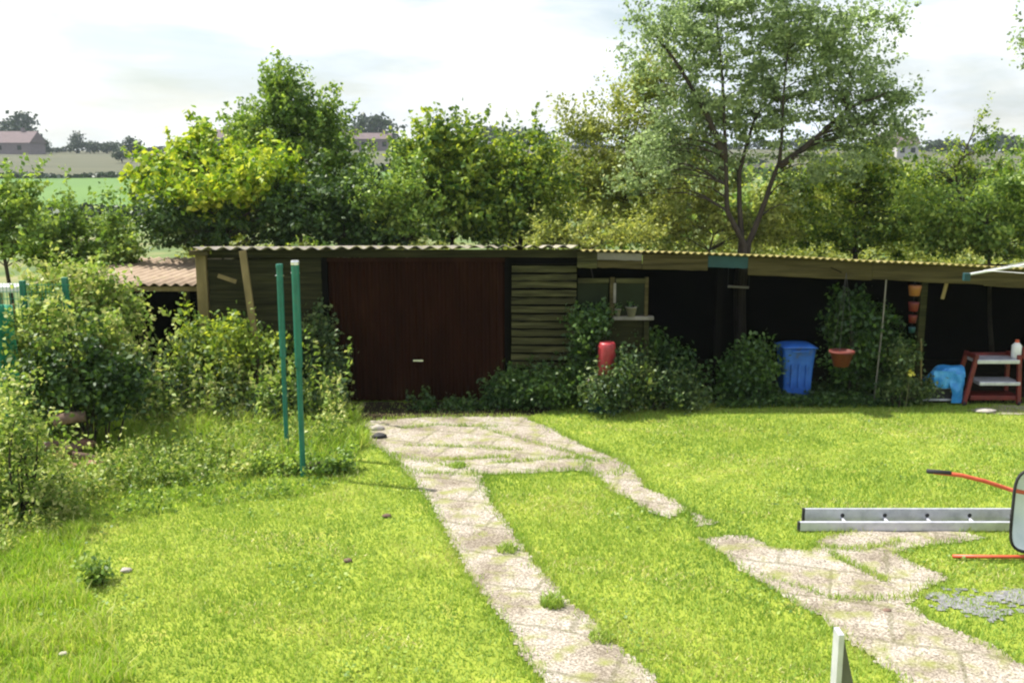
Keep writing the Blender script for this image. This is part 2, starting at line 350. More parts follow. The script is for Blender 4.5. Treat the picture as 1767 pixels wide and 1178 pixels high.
# ------------------------------------------------------------ grass
def unit(a): return a / (np.linalg.norm(a, axis=-1, keepdims=True) + 1e-9)
def blades(name, pts, hgt, wid, lean, m, parent=None, seg2=False, z0=None):
    n = len(pts); az = rng.uniform(0, 2*pi, n); la = rng.uniform(0, 2*pi, n)
    B = np.zeros((n, 3)); B[:, :2] = pts; B[:, 2] = 0 if z0 is None else z0
    side = np.stack([np.cos(az), np.sin(az), np.zeros(n)], -1)*(wid/2)[:, None]
    ld = np.stack([np.cos(la), np.sin(la), np.zeros(n)], -1)*lean[:, None]
    up = np.array([0, 0, 1.0])
    tip = B + up*hgt[:, None] + ld
    if not seg2:
        V = np.stack([B-side, B+side, tip], 1).reshape(-1, 3); F = np.arange(3*n).reshape(n, 3)
        return mesh_np(name, V, F, m, parent, attr=rng.random(n))
    mid = B + up*(hgt*.6)[:, None] + ld*.3
    tip = B + up*(hgt*.95)[:, None] + ld*1.15
    V = np.stack([B-side, B+side, mid+side*.75, mid-side*.75, tip+side*.1, tip-side*.1], 1).reshape(-1, 3)
    i = np.arange(n)[:, None]*6
    F = np.concatenate([i+np.array([[0,1,2,3]]), i+np.array([[3,2,4,5]])], 1).reshape(-1, 4)
    return mesh_np(name, V, F, m, parent, attr=np.repeat(rng.random(n), 2))
def scatter(n, poly=None, bounds=None):
    if poly is not None: lo = poly.min(0); hi = poly.max(0)
    else: lo, hi = np.array(bounds[:2]), np.array(bounds[2:])
    p = rng.uniform(lo, hi, (n, 2))
    if poly is not None: p = p[inpoly(poly, p[:, 0], p[:, 1])]
    return p
LONG = gp([(-200,1060),(0,1010),(60,950),(160,905),(330,878),(450,862),(560,850),(628,826),(610,790),(640,760),(612,700),(-900,690),(-900,1060)])
WEEDJ = [gp(l) for l in ([(1330,1000),(1440,1035),(1500,1036),(1600,1028)], [(1400,945),(1480,950),(1560,935)], [(1430,955),(1530,1005)],
   [(760,795),(880,790)], [(700,770),(800,772),(900,778)], [(830,740),(960,775),(1040,800)], [(850,800),(1000,790)], [(690,740),(760,735),(860,738)])]
def density_keep(p):
    # keep more blades where they are near and seen
    return rng.random(len(p)) < np.clip(1.25 - (p[:, 1]-4.5)*.07, .35, 1)
p = scatter(620000, bounds=(-8.5, 3.7, 8.5, 14.6)); p = p[np.abs(p[:, 0]) < p[:, 1]*.56+.4]
p = p[density_keep(p)]
onp = on_path(p[:, 0], p[:, 1], .07)
keep = ~onp
bare = inpoly(BARE, p[:, 0], p[:, 1]); keep &= ~(bare & (rng.random(len(p)) < .85))
gr = inpoly(GRIT, p[:, 0], p[:, 1]); keep &= ~(gr & (rng.random(len(p)) < .45))
pe = p[onp & on_path(p[:,0],p[:,1],.07) & (rng.random(len(p)) < .16)]
# patches of thin grass on the path
th = wob(pe[:,0]*1.7, pe[:,1]*1.9+4) > .40+.25*np.sin(pe[:,1]*2.2)*0+np.clip((12.2-pe[:,1])*.08,0,.22); pe = pe[th]
p = np.concatenate([p[keep], pe]); n = len(p)
dist = p[:, 1]
hh = rng.uniform(.018, .042, n)*(1+.35*wob(p[:,0]*.35, p[:,1]*.3)); ww = rng.uniform(.006, .011, n)*(1+dist*.035)
tag(blades('lawn_grass', p, hh, ww, rng.uniform(.006, .03, n), M['blade']), 'short mown yellow-green lawn grass either side of the concrete strips', 'grass', kind='stuff')
M['straw'] = leafmat('dry_straw', [(.34,.30,.13), (.50,.45,.22), (.62,.56,.32)], .3)
p2 = scatter(260000, bounds=(-6, 3.7, 8, 13.9)); band = np.sin(p2[:,1]*3.9+p2[:,0]*.5+.6*np.sin(p2[:,0]*1.1))+.7*np.sin(p2[:,0]*2.1+p2[:,1]*.7)+.6*np.sin(p2[:,1]*9+p2[:,0]*4)
p2 = p2[(band > .9) & (rng.random(len(p2)) < .30) & ~on_path(p2[:,0], p2[:,1], .05) & ~inpoly(LONG, p2[:,0], p2[:,1])]; n = len(p2)
tag(blades('grass_clippings', p2, rng.uniform(.018,.036,n), rng.uniform(.007,.012,n), rng.uniform(.02,.05,n), M['straw']), 'dry straw-coloured clippings lying in streaks on the mown lawn', 'clippings', kind='stuff')
ws = scatter(26000, bounds=(-6, 4, 8, 13.8)); ws = ws[(np.sin(ws[:,0]*3.3+ws[:,1]*1.7)+np.sin(ws[:,1]*2.9-ws[:,0]*1.3+1) > 1.05) & ~on_path(ws[:,0], ws[:,1], .05)]; n = len(ws)
# grass growing along the joints of the path and beside its edges
js = []
for l in WEEDJ:
    t = rng.random(420); seg = len(l)-1; k = np.minimum((t*seg).astype(int), seg-1); f = (t*seg-k)[:, None]
    js.append(l[k]*(1-f)+l[k+1]*f + rng.normal(0, .028, (420, 2)))
for q in POLY:
    l = np.vstack([q, q[:1]]); d = np.linalg.norm(np.diff(l, axis=0), axis=1); m_ = int(d.sum()*260); cum = np.concatenate([[0], np.cumsum(d)]); t = rng.random(m_)*cum[-1]
    k = np.clip(np.searchsorted(cum, t)-1, 0, len(d)-1); f = ((t-cum[k])/d[k])[:, None]; pp = l[k]*(1-f)+l[k+1]*f + rng.normal(0, .045, (m_, 2))
    js.append(pp[pp[:, 1] < 14.2])
j = np.concatenate(js); n = len(j)
tag(blades('path_weeds', j, rng.uniform(.03, .075, n), rng.uniform(.008, .014, n), rng.uniform(.01, .04, n), M['blade']), 'grass sprouting in the joints and along the edges of the concrete path', 'grass', kind='stuff')
# long grass on the left
p = scatter(150000, LONG); p = p[(p[:, 0] > -p[:, 1]*.56-.6)]
d_edge = np.clip((p[:, 1]-8.6)/3.0, 0, 1)
n = len(p); pat = wob(p[:,0]*.5, p[:,1]*.45)
p = p[rng.random(n) < .62+.3*pat]; n = len(p)
h = (.055 + .27*np.clip((p[:,1]-10.7)/1.6, 0, 1)) * (1+.6*wob(p[:,0]*.4+2, p[:,1]*.4)) * np.clip(1.25-(p[:,1]-11)*.3, .35, 1) * rng.uniform(.55, 1.25, n)
tag(blades('long_grass', p, h, rng.uniform(.007,.013,n), h*rng.uniform(.2,.9,n), M['long'], seg2=True), 'unmown long bright green grass around the green posts', 'grass', kind='stuff')
# shaggier clumps at the left edge of the lawn
p = scatter(26000, gp([(-100,1300),(230,1178),(180,1060),(120,1000),(160,905),(0,950),(-200,1060)])); n = len(p); h = rng.uniform(.05,.15,n)*(1+.7*wob(p[:,0],p[:,1]))
tag(blades('rough_grass', p, h, rng.uniform(.006,.011,n), h*rng.uniform(.2,.8,n), M['long'], seg2=True), 'shaggy rough grass at the lower left edge of the lawn', 'grass', kind='stuff')

# ------------------------------------------------------------ leaves
def leafmesh(name, C, size, m, parent=None, up=.35, asp=.55, smooth=False, droop=None):
    n = len(C); C = np.asarray(C); s = size*rng.uniform(.6, 1.35, n)
    nn = unit(rng.normal(0, 1, (n, 3)) + np.array([0, 0, up*2.2])); t = unit(np.cross(nn, rng.normal(0, 1, (n, 3))))
    if droop is not None: t = unit(t + np.array([0, 0, -droop])); nn = unit(nn - t*(nn*t).sum(-1, keepdims=True))
    b = np.cross(nn, t); s = s[:, None]
    V = np.stack([C-t*s*.5, C+b*s*asp*.5+nn*s*.08-t*s*.08, C+t*s*.5, C-b*s*asp*.5+nn*s*.08-t*s*.08], 1).reshape(-1, 3)
    F = np.arange(4*n).reshape(n, 4)
    return mesh_np(name, V, F, m, parent, attr=rng.random(n))
def blobw(b, Y):
    """(px,py,rx,ry[,dY[,depth]]) in picture units at distance Y -> centre and radii in metres"""
    px, py, rx, ry = b[:4]; dY = b[4] if len(b) > 4 else 0
    y = Y+dY; c = P(px, py, y); k = y*1.02/FPX
    return np.array(c), np.array([rx*k, (b[5] if len(b) > 5 else (rx+ry)/2*k*.9), ry*k])
def crown_clumps(blobs, Y, n, surf=2.4):
    bw = [blobw(b, Y) for b in blobs]; vol = np.array([np.prod(r)**.8 for c, r in bw]); pr = vol/vol.sum()
    idx = rng.choice(len(bw), n, p=pr); C = np.array([bw[i][0] for i in idx]); R = np.array([bw[i][1] for i in idx])
    d = unit(rng.normal(0, 1, (n, 3))); return C + d*R*(rng.random(n)**(1/surf))[:, None]
def add_shoots(CC, n, ln, per, ls_jit=.03, up=.9):
    ctr = CC.mean(0); d = CC-ctr; ou = unit(d); sc = (d*np.array([1,1,1.2])**1).sum(-1)*0+np.linalg.norm(d, axis=1)+d[:,2]*.8
    idx = np.argsort(-sc)[:max(4, int(len(CC)*.65))]; idx = rng.choice(idx, n); dr = unit(ou[idx]*.8+np.array([0,0,up])+rng.normal(0,.35,(n,3)))
    L = ln*rng.uniform(.5, 1.5, n); f = rng.random((n, per)); s0 = CC[idx]+rng.normal(0, ln*.25, (n, 3))
    P_ = s0[:, None, :]+dr[:, None, :]*(L[:, None]*f)[:, :, None]; P_ = P_+rng.normal(0, 1, P_.shape)*(ls_jit+.045*(1-f))[:, :, None]
    return P_.reshape(-1, 3), s0, s0+dr*L[:, None]
def tree(name, label, cat, Y, base_px, blobs, nclump, rc, nleaf, ls, leaf, stems=None, r0=.09, group=None, flat=.6, zb=None, nbr=60, surf=2.4, asp=.6, spray=0.35, shoots=1.0):
    bx = P(base_px, 500, Y).x; zb = float(tz(bx, Y)) if zb is None else zb
    root = empty(name, (bx, Y, zb), label, cat, group)
    CC = crown_clumps(blobs, Y, nclump, surf); CC[:, 2] = np.maximum(CC[:, 2], zb+.15)
    tb = MB(); nodes = []
    if stems is None:
        top = CC[CC[:, 2].argmax()]; ctr = CC.mean(0)
        stems = [[(bx, Y, zb-.1), (bx+(ctr[0]-bx)*.35, Y+.05, zb+(ctr[2]-zb)*.45), (ctr[0], ctr[1], ctr[2]), (ctr[0]+(top[0]-ctr[0])*.7, ctr[1], ctr[2]+(top[2]-ctr[2])*.8)]]
    for st in stems:
        st = [Vector(q) for q in st]; pts = []
        for i in range(len(st)-1):
            for k in range(5):
                f = k/5; q = st[i].lerp(st[i+1], f); q += noise.noise_vector(q*.9)*.06; pts.append(q)
        pts.append(st[-1]); m_ = len(pts); rad = [r0*(1-.85*i/(m_-1)) for i in range(m_)]
        tb.tube(pts, rad, 8); nodes += [(q, r) for q, r in zip(pts, rad)]
    tb.build('trunk', M['bark'], root, smooth=True)
    bb = MB(); NP = np.array([list(q) for q, r in nodes]); sel = rng.choice(nclump, min(nbr, nclump), replace=False)
    for i in sel:
        c = CC[i]; cost = np.linalg.norm(NP-c, axis=1) + np.where(NP[:, 2] > c[2]-.1, 2.0, 0); k = cost.argmin()
        a = Vector(NP[k]); e = Vector(c); L_ = (e-a).length
        if L_ < .15: continue
        mid = a.lerp(e, .5) + Vector((0, 0, .12*L_)) + noise.noise_vector(e*2)*.1*L_
        r = min(nodes[k][1]*.45, .008+.008*L_); bb.tube([a, a.lerp(mid, .5)+Vector((0,0,.03*L_)), mid, mid.lerp(e, .55), e], [r, r*.85, r*.65, r*.4, r*.15], 5, caps=False)
        for q in range(3):
            s = a.lerp(e, random.uniform(.45, .9)); d = Vector(rng.normal(0, 1, 3)).normalized()*rc*1.1
            bb.tube([s, s+d*.5+Vector((0,0,.05)), s+d], [r*.3, r*.2, r*.08], 4, caps=False)
    if bb.v: bb.build('branches', M['bark'], root, smooth=True)
    rr = rc*rng.uniform(.55, 1.35, nclump); li = rng.integers(0, nclump, nleaf)
    off = rng.normal(0, .5, (nleaf, 3))
    if spray:
        ax = unit(rng.normal(0, 1, (nclump, 3))+np.array([0,0,.35])); off = off*.55 + ax[li]*rng.normal(0, spray, (nleaf, 1))
    L0 = CC[li] + off*np.array([1, 1, flat])*rr[li][:, None]
    SP, s0, s1 = add_shoots(CC, int(nclump*shoots), rc*1.7, 26); L0 = np.concatenate([L0, SP]); keep = L0[:, 2] > zb+.03
    leafmesh('crown', L0[keep], ls, M[leaf], root, asp=asp)
    return root
def bush(name, label, cat, Y, blobs, n, ls, leaf, group=None, rc=.22, nclump=60, up=.35, asp=.6, surf=2.2, nst=9, shoots=.9):
    b0 = blobw(blobs[0], Y); bx = b0[0][0]; zb = float(tz(bx, Y))
    root = empty(name, (bx, Y, zb), label, cat, group)
    CC = crown_clumps(blobs, Y, nclump, surf); CC[:, 2] = np.maximum(CC[:, 2], zb+.08)
    li = rng.integers(0, nclump, n); C = CC[li] + rng.normal(0, .5, (n, 3))*rc*rng.uniform(.4, 1.5, nclump)[li][:, None]; SP, s0, s1 = add_shoots(CC, int(nclump*shoots), rc*1.5, 18); C = np.concatenate([C, SP]); C = C[C[:, 2] > zb+.02]
    sm = MB()
    for i in rng.choice(nclump, min(nst*2, nclump), replace=False):
        e = Vector(CC[i]); a = Vector((bx+(e.x-bx)*.45+random.uniform(-.08,.08), Y+(e.y-Y)*.4, zb-.02)); mm = a.lerp(e, .55)+Vector((random.uniform(-.08,.08), 0, .1))
        sm.tube([a, mm, e], [.014, .010, .004], 5, caps=False)
    sm.build('stems', M['bark'], root); leafmesh('leaves', C, ls, M[leaf], root, up=up, asp=asp); return root

# ---- the far hillside
def far_tree(Yd, px, ytop, ybot, wpx, label, n=900, leaf='far', name='distant_tree', shape=1.0):
    x = P(px, 300, Yd).x; zb = float(tz(x, Yd)); k = Yd/FPX
    top = P(px, ytop, Yd).z; H = max(top-zb, 1.5); r = wpx*k/2
    root = empty(name, (x, Yd, zb), label, 'tree', 'trees on the far hillside')
    MB().tube([(x, Yd, zb-.3), (x+.1, Yd, zb+H*.3), (x, Yd, zb+H*.75)], [H*.035, H*.028, H*.01], 7).build('trunk', M['bark'], root)
    nc = 26; d = unit(rng.normal(0, 1, (nc, 3))); c = np.array([x, Yd, zb+H*.55]) + d*np.array([r*.7, r*.7, H*.34])*(rng.random((nc, 1))**.4)
    li = rng.integers(0, nc, n); C = c[li] + rng.normal(0, 1, (n, 3))*np.array([r*.2, r*.2, H*.09]); C[:, 2] = np.clip(C[:, 2], zb+.2, zb+H)
    leafmesh('crown', C, max(r, H*.3)*.19, M[leaf], root, asp=.8); return root
FT = [(300,42,194,262,80,'big round dark tree above the pale house at the far left'), (300,8,215,262,60,'dark tree at the left frame edge behind the pale house'),
 (290,70,238,270,40,'low dark tree at the right foot of the big round far-left tree'),
 (300,135,226,262,34,'narrow upright dark tree alone on the far skyline'), (300,165,243,262,36,'low skyline bush right of the narrow upright tree'), (300,188,243,262,34,'flat-topped skyline bush left of the hedge gap'),
 (250,232,236,290,46,'dark tree standing half way down the stubble field'), (230,212,256,300,34,'small dark bush on the stubble field left of its neighbour tree'),
 (290,640,194,290,95,'large round dark tree on the skyline between the light-green tree and the broad tree'), (285,610,222,290,50,'dark tree at the left flank of the large round skyline tree'), (285,672,225,290,40,'dark tree at the right flank of the large round skyline tree'),
 (300,848,214,290,60,'bluish tree on the ridge right of the broad tree'), (300,893,218,290,60,'bluish low tree on the ridge left of the olive tree'), (300,930,224,290,50,'ridge tree just left of the olive tree'),
 (290,1010,222,290,70,'ridge tree seen through the olive tree'), (290,1110,232,300,80,'ridge tree behind the left part of the big thin crown'), (290,1400,236,300,80,'ridge tree behind the right part of the big thin crown'),
 (300,1490,246,300,70,'ridge tree left of the white house at right'), (270,1625,240,300,70,'ridge tree right of the white house'), (280,1730,232,300,90,'ridge tree at the right frame edge'),
 (130,1575,330,380,36,'dark conifer-like bush low on the right hillside'), (120,1100,345,366,60,'dark hedge bush on the slope left of the forked trunk'), (150,1545,318,345,44,'bluish shrub under the houses at right'),
 (110,1030,370,420,60,'round dark shrub on the slope low between olive tree and forked trunk'), (210,1430,286,320,60,'hedge tree on the tan slope right of the forked trunk'), (200,1300,290,330,46,'hedge tree on the slope behind the forked trunk')]
for (Yd, px, yt, yb, w, lab) in FT: far_tree(Yd, px, yt, yb, w, lab)
def hedge(name, label, x0, x1, Y, h, n):
    X = rng.uniform(x0, x1, n); hh = h*(1+.4*np.sin(X*.19)+.25*np.sin(X*.53+1)); Z = tz(X, np.full(n, Y)) + rng.random(n)**.7*hh
    o = leafmesh(name, np.stack([X, Y+rng.normal(0, .8, n), Z], -1), .9, M['far'], asp=.8); return tag(o, label, 'hedge')
hedge('field_hedge', 'dark hedge line between the green field and the stubble field', -110, 110, 172, .7, 6000)
hedge('ridge_hedge', 'dark hedge along the crest of the far hill', -170, 170, 302, 2.0, 12000)
hedge('meadow_hedge', 'hedge at the near edge of the green field behind the garden', -60, 60, 76, .8, 5000)
n = 16000; sx_ = rng.uniform(-12, 120, n); sy_ = rng.uniform(40, 168, n)
cl = np.sin(sx_*.23+sy_*.11)+np.sin(sx_*.09-sy_*.17+2)+np.sin(sy_*.31+sx_*.05); kk = cl > .35; sx_, sy_, cl = sx_[kk], sy_[kk], cl[kk]
o = leafmesh('scrub', np.stack([sx_, sy_, tz(sx_, sy_)+rng.random(len(sx_))*1.5*np.clip(cl, .3, 2)], -1), .75, M['mid'], asp=.8)
tag(o, 'patchy scrub and small bushes covering the slope beyond the sheds', 'scrub', kind='stuff')
n = 52000; hx = rng.uniform(-6.5, 11.5, n); hy = 19.6+rng.normal(0, .5, n); hh_ = 2.0+.30*np.sin(hx*1.9)+.22*np.sin(hx*4.3+1)+.15*np.sin(hx*9)
o = leafmesh('garden_hedge', np.stack([hx, hy, rng.random(n)**.6*hh_], -1), .085, M['olive'], asp=.6); tag(o, 'overgrown pale green hedge running behind the lean-to roof', 'hedge')
def house(px, py, Yd, w, h, label, wall='hwall', nwin=3):
    c = P(px, py, Yd); x = c.x; zb = float(tz(x, Yd))-.3; root = empty('house', (x, Yd, zb), label, 'house', 'houses on the far hillside')
    top = max(c.z, zb+3.2); d = w*.6
    MB().box((x-w/2, Yd-d/2, zb), (x+w/2, Yd+d/2, top)).build('wall', M[wall], root)
    m = MB(); e = .4; z0 = top; z1 = top+h; n = 0
    m.v = [Vector(q) for q in ((x-w/2-e,Yd-d/2-e,z0),(x+w/2+e,Yd-d/2-e,z0),(x+w/2+e,Yd+d/2+e,z0),(x-w/2-e,Yd+d/2+e,z0),(x-w/2-e,Yd,z1),(x+w/2+e,Yd,z1))]
    m.f = [(0,1,5,4),(2,3,4,5),(1,2,5),(3,0,4),(0,3,2,1)]; r = m.build('roof', M['hroof'], root)
    MB().box((x+w*.25, Yd-.4, z1-.6), (x+w*.25+.8, Yd+.4, z1+.9)).build('chimney', M['hwall'], r)
    for i in range(nwin):
        wx = x-w/2+w*(i+.5)/nwin; MB().box((wx-.55, Yd-d/2-.05, top-1.9), (wx+.55, Yd-d/2+.02, top-.7)).build('window', M['glass'], root)
house(14, 249, 280, 16, 3.2, 'pale pinkish house under the big round tree at far left')
house(405, 240, 285, 12, 2.6, 'small reddish-roofed house above the yellow-green bush')
house(600, 262, 275, 7, 2.2, 'house left of the big round skyline tree')
house(648, 274, 262, 8, 1.6, 'low red-roofed house in front of the big round skyline tree')
house(1535, 270, 250, 6, 2.2, 'tall white house left of its neighbour on the right hillside', 'hwhite', 2)
house(1560, 290, 240, 5, 1.8, 'small white house lower right of the tall white one on the right hillside', 'hwhite', 2)

# ---- trees behind the shed
tree('yellow_green_tree', 'bushy tree with bright yellow-green leaves over the left end of the garage roof', 'tree', 18.5, 400,
  [(300,338,66,48),(370,350,110,70,-.4),(450,335,66,50,-.3),(372,278,34,30),(350,275,30,28,.3),(320,285,46,34,.2),(265,312,30,28),(400,300,66,38),(480,308,44,30,-1.3),(410,318,60,30,-1.3),(330,335,50,30,-1.2)], 170, .27, 12500, .125, 'yellow', r0=.06, spray=.6, shoots=1.2)
tree('dark_understorey_bush', 'dense dark green bush under the yellow-green tree against the garage roof', 'bush', 17.4, 340,
  [(350,390,80,42),(420,390,80,46),(300,385,45,42),(480,380,70,56),(530,350,40,50)], 90, .26, 9500, .085, 'dark', r0=.04)
tree('tall_light_tree', 'tall narrow light green tree with wispy top left of centre', 'tree', 20.5, 520,
  [(480,160,14,22),(486,172,24,28),(490,170,32,34),(500,215,48,45),(430,240,30,36),(560,225,36,36),(505,255,70,50),(540,240,44,44),(560,300,60,60),(455,260,40,50)], 260, .28, 20000, .09, 'light', r0=.06, spray=.6, shoots=1.4)
tree('dark_bush', 'dark green bush between the tall light tree and the broad tree', 'bush', 17.2, 590,
  [(590,350,80,62),(650,375,60,50),(540,380,60,50),(620,400,90,30)], 90, .34, 11000, .085, 'dark', r0=.05)
tree('broad_tree', 'broad leafy green tree with pointed top left of the olive tree', 'tree', 18.0, 780,
  [(768,240,18,20),(800,256,26,24),(740,278,40,34),(780,305,74,52),(712,305,32,38),(830,318,44,44),(790,365,75,45)], 150, .27, 13500, .11, 'mid', r0=.06, surf=2.0, spray=.6, shoots=1.3)
tree('feathery_bush', 'pale feathery bush at the foot of the broad tree', 'bush', 16.9, 715,
  [(705,340,30,36),(690,370,50,45),(730,385,45,32)], 50, .28, 4200, .08, 'light', r0=.04)
tree('dark_round_bush', 'dark round bush right of the broad tree above the roof', 'bush', 18.0, 900,
  [(890,270,55,46),(900,330,75,60),(940,370,55,50),(850,390,50,34)], 100, .36, 10500, .09, 'mid', r0=.07)
tree('olive_tree', 'pale olive green tree with drooping sprays left of the forked trunk', 'tree', 19.5, 1060,
  [(968,195,26,12),(1010,225,40,28),(1060,215,50,40),(1105,180,50,50,-.6),(1140,130,40,45,-.9),(1150,220,60,60,-.6),(1085,290,90,46),(1000,290,50,46),(1100,345,95,50),(1040,330,80,60),(1150,310,55,60)], 260, .30, 21000, .075, 'olive', r0=.045, spray=.7)
b = P(1283, 430, 17.3); zb0 = float(tz(b.x, 17.3))
def q(px, py, Y): return tuple(P(px, py, Y))
tree('forked_tree', 'tall thin-crowned tree with forked trunk rising behind the lean-to roof', 'tree', 17.3, 1283,
  [(1190,60,90,60),(1290,40,120,60),(1400,70,95,65),(1150,120,70,45,.4),(1260,140,110,60,.3),(1370,150,100,60),(1470,120,70,50),(1480,210,80,50),(1330,210,120,50,.5),(1200,210,90,50,.4),(1530,160,40,40),(1550,225,34,26),(1440,270,80,45),(1250,270,90,40,.6),(1520,40,45,32),(1110,45,35,32),(1130,300,70,50,.5),(1370,330,60,40,.5),(1290,-30,130,50)],
  440, .28, 36000, .075, 'grey', r0=.065, zb=zb0, nbr=150, spray=1.0, surf=2.4, flat=.45, shoots=1.0,
  stems=[[(b.x,17.3,zb0), q(1283,425,17.3), q(1255,360,17.3), q(1252,250,17.35), q(1245,120,17.4), q(1240,0,17.4)],
         [(b.x+.05,17.35,zb0), q(1290,420,17.35), q(1325,345,17.3), q(1345,280,17.3), q(1350,180,17.2), q(1365,60,17.1)],
         [(b.x-.02,17.4,zb0), q(1278,410,17.4), q(1275,300,17.5), q(1300,210,17.6), q(1330,150,17.8)],
         [q(1345,290,17.3), q(1400,240,17.2), q(1460,190,17.1), q(1530,160,17.0)],
         [q(1252,270,17.35), q(1220,200,17.3), q(1170,120,17.3), q(1130,60,17.3)]])
tree('dark_green_shrub_tree', 'dense dark green shrub right of the forked trunk', 'tree', 18.3, 1480,
  [(1430,320,80,50),(1500,345,75,60),(1450,390,90,45),(1550,400,40,40),(1510,290,50,36)], 120, .34, 12000, .08, 'mid', r0=.08)
tree('underwood_bush', 'light green underwood around the foot of the forked trunk', 'bush', 17.9, 1200,
  [(1200,385,80,36),(1130,395,60,28),(1320,390,70,40),(1240,350,50,40)], 80, .3, 6500, .075, 'olive', r0=.03)
tree('spiky_tree', 'spindly upright tree near the right frame edge against the sky', 'tree', 21.0, 1700,
  [(1692,215,12,18),(1700,250,22,26),(1648,262,16,20),(1668,300,40,28),(1612,285,26,22),(1730,300,24,22),(1590,320,34,24)], 70, .22, 3600, .07, 'mid', shoots=.6, r0=.06, spray=.7)
tree('bright_bush', 'bright green bush at the right frame edge above the lean-to roof', 'bush', 17.2, 1720,
  [(1700,390,80,50),(1740,350,60,40),(1640,400,60,36),(1790,400,60,60),(1600,350,34,30)], 110, .34, 10500, .085, 'light', r0=.05)
tree('overhanging_tree', 'tree mostly beyond the right frame edge with two leaf sprays showing', 'tree', 16.5, 1990,
  [(1935,60,120,80),(1960,200,130,90),(1790,75,42,26),(1785,100,36,20),(1800,262,40,26)], 90, .34, 7000, .075, 'grey', r0=.10, spray=.6)
tree('low_shrub', 'low yellowish shrub peeping over the roof left of the forked trunk', 'bush', 16.6, 1050,
  [(1020,400,60,24),(1090,405,50,20),(960,405,40,22)], 40, .24, 1800, .07, 'olive', r0=.02)
tree('left_edge_tree', 'dark bush with lit top at the left frame edge beside the green field', 'tree', 17.0, 20,
  [(30,325,26,24),(15,370,55,40),(40,415,60,45),(-50,380,60,70)], 80, .28, 6500, .09, 'light', r0=.05)
tree('hedge_bush', 'light green bush below the green field left of the brown roof', 'bush', 17.5, 150,
  [(150,400,70,36),(200,430,50,36),(90,420,60,40),(130,450,90,30)], 90, .32, 8500, .09, 'light', r0=.04)

for (px, Yt, top, w, leaf, lab) in ((1120,27,300,90,'mid','mid-distance bush seen between the olive tree and the forked trunk'),(1300,29,330,70,'light','mid-distance pale bush seen through the fork of the trunk'),
   (1390,26,315,90,'olive','mid-distance olive bush just right of the forked trunk'),(1580,28,325,80,'mid','mid-distance bush right of the dense dark shrub'),(1650,32,290,100,'shade','mid-distance dark bush under the spindly tree'),(1770,30,285,110,'mid','mid-distance bush at the right frame edge behind the bright one'),(870,27,300,80,'shade','mid-distance dark bush behind the dark round bush'),(645,26,325,50,'light','mid-distance pale bush left of the broad tree')):
    tree('thicket_bush', lab, 'bush', Yt, px, [(px,top+35,w*.5,36),(px-w*.35,top+62,w*.5,40),(px+w*.35,top+58,w*.5,40),(px,top+90,w*.8,40)], 60, .45, 4200, .13, leaf, r0=.05, group='thicket beyond the sheds')
# ------------------------------------------------------------ garage shed
DOORX0, DOORX1 = P(566, 560, YS).x, P(871, 560, YS).x
xl = P(352, 560, YS).x; xm = P(996, 560, YS).x
zl = P(500, 429, 14.15).z                   # eave height, left
shed = empty('garage_shed', (0.5*(xl+xm), YS, 0), 'old timber garage shed with dark red-brown metal door and corrugated roof', 'shed')
def corrug(name, parent, x0, x1, zf, m, pitch, amp, y0, y1, slope):
    n = int((x1-x0)/pitch*10)
    def fn(u, v):
        x = x0+(x1-x0)*u; y = y0+(y1-y0)*v
        return (x, y, zf(x) - (y-y0)*slope + amp*cos(2*pi*(x-x0)/pitch) + .004*sin(x*3.1+y))
    return MB().quadgrid(fn, n, 10).build(name, m, parent, smooth=True, thick=.008)
corrug('roof', shed, P(334,430,14.15).x, xm-.02, lambda x: zl+.006*(x-xl), M['roofgrey'], .21, .021, 14.12, 18.0, tan(radians(4.6)))
def lapboards(name, x0, x1, z0, z1, y, step, m, lean=.02, gap=0.0, parent=shed):
    b = MB(); z = z0; k = 0
    while z < z1-.02:
        h = min(step, z1-z); j = random.uniform(-.008, .008); xa = x0+random.uniform(0, .012); xb = x1-random.uniform(0, .012)
        bb = len(b.v); t = .018
        y0a, y0b = y-lean, y
        nseg = 6
        for i in range(nseg+1):
            x = xa+(xb-xa)*i/nseg; w = random.uniform(-.007, .007)
            b.v += [Vector((x, y0a+w*.4, z+j+w*.5)), Vector((x, y0b+w*.4, z+h-gap+j+w)), Vector((x, y0b+t, z+h-gap+j+w)), Vector((x, y0a+t, z+j+w*.5))]
        for i in range(nseg):
            a = bb+i*4; b.f += [(a, a+4, a+5, a+1), (a+1, a+5, a+6, a+2), (a+2, a+6, a+7, a+3), (a+3, a+7, a+4, a)]
        b.f += [(bb, bb+1, bb+2, bb+3), (bb+nseg*4+3, bb+nseg*4+2, bb+nseg*4+1, bb+nseg*4)]
        z += step; k += 1
    return b.build(name, m, parent)
lapboards('wall_boards', xl+.1, DOORX0-.06, .03, zl-.1, YS, .15, M['wood'], .022)
lapboards('slatted_wall', DOORX1+.09, xm-.015, .05, P(940,452,YS).z, YS, .118, M['slat'], .02, .03)
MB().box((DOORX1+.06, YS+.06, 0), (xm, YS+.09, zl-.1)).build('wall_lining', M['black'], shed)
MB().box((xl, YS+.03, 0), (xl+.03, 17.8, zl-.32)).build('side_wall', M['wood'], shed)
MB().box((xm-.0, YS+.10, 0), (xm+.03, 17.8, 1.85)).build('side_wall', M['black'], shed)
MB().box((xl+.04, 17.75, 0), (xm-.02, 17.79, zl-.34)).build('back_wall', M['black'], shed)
MB().box((xl-.06, YS-.06, 0), (xl+.09, YS+.05, zl-.03)).build('corner_post', M['timber'], shed, bevel=.008, wear=.01)
MB().box((P(332,434,YS).x, YS-.16, zl-.10), (xl+.16, YS-.05, zl-.035)).build('rafter_end', M['fascia'], shed, bevel=.005)
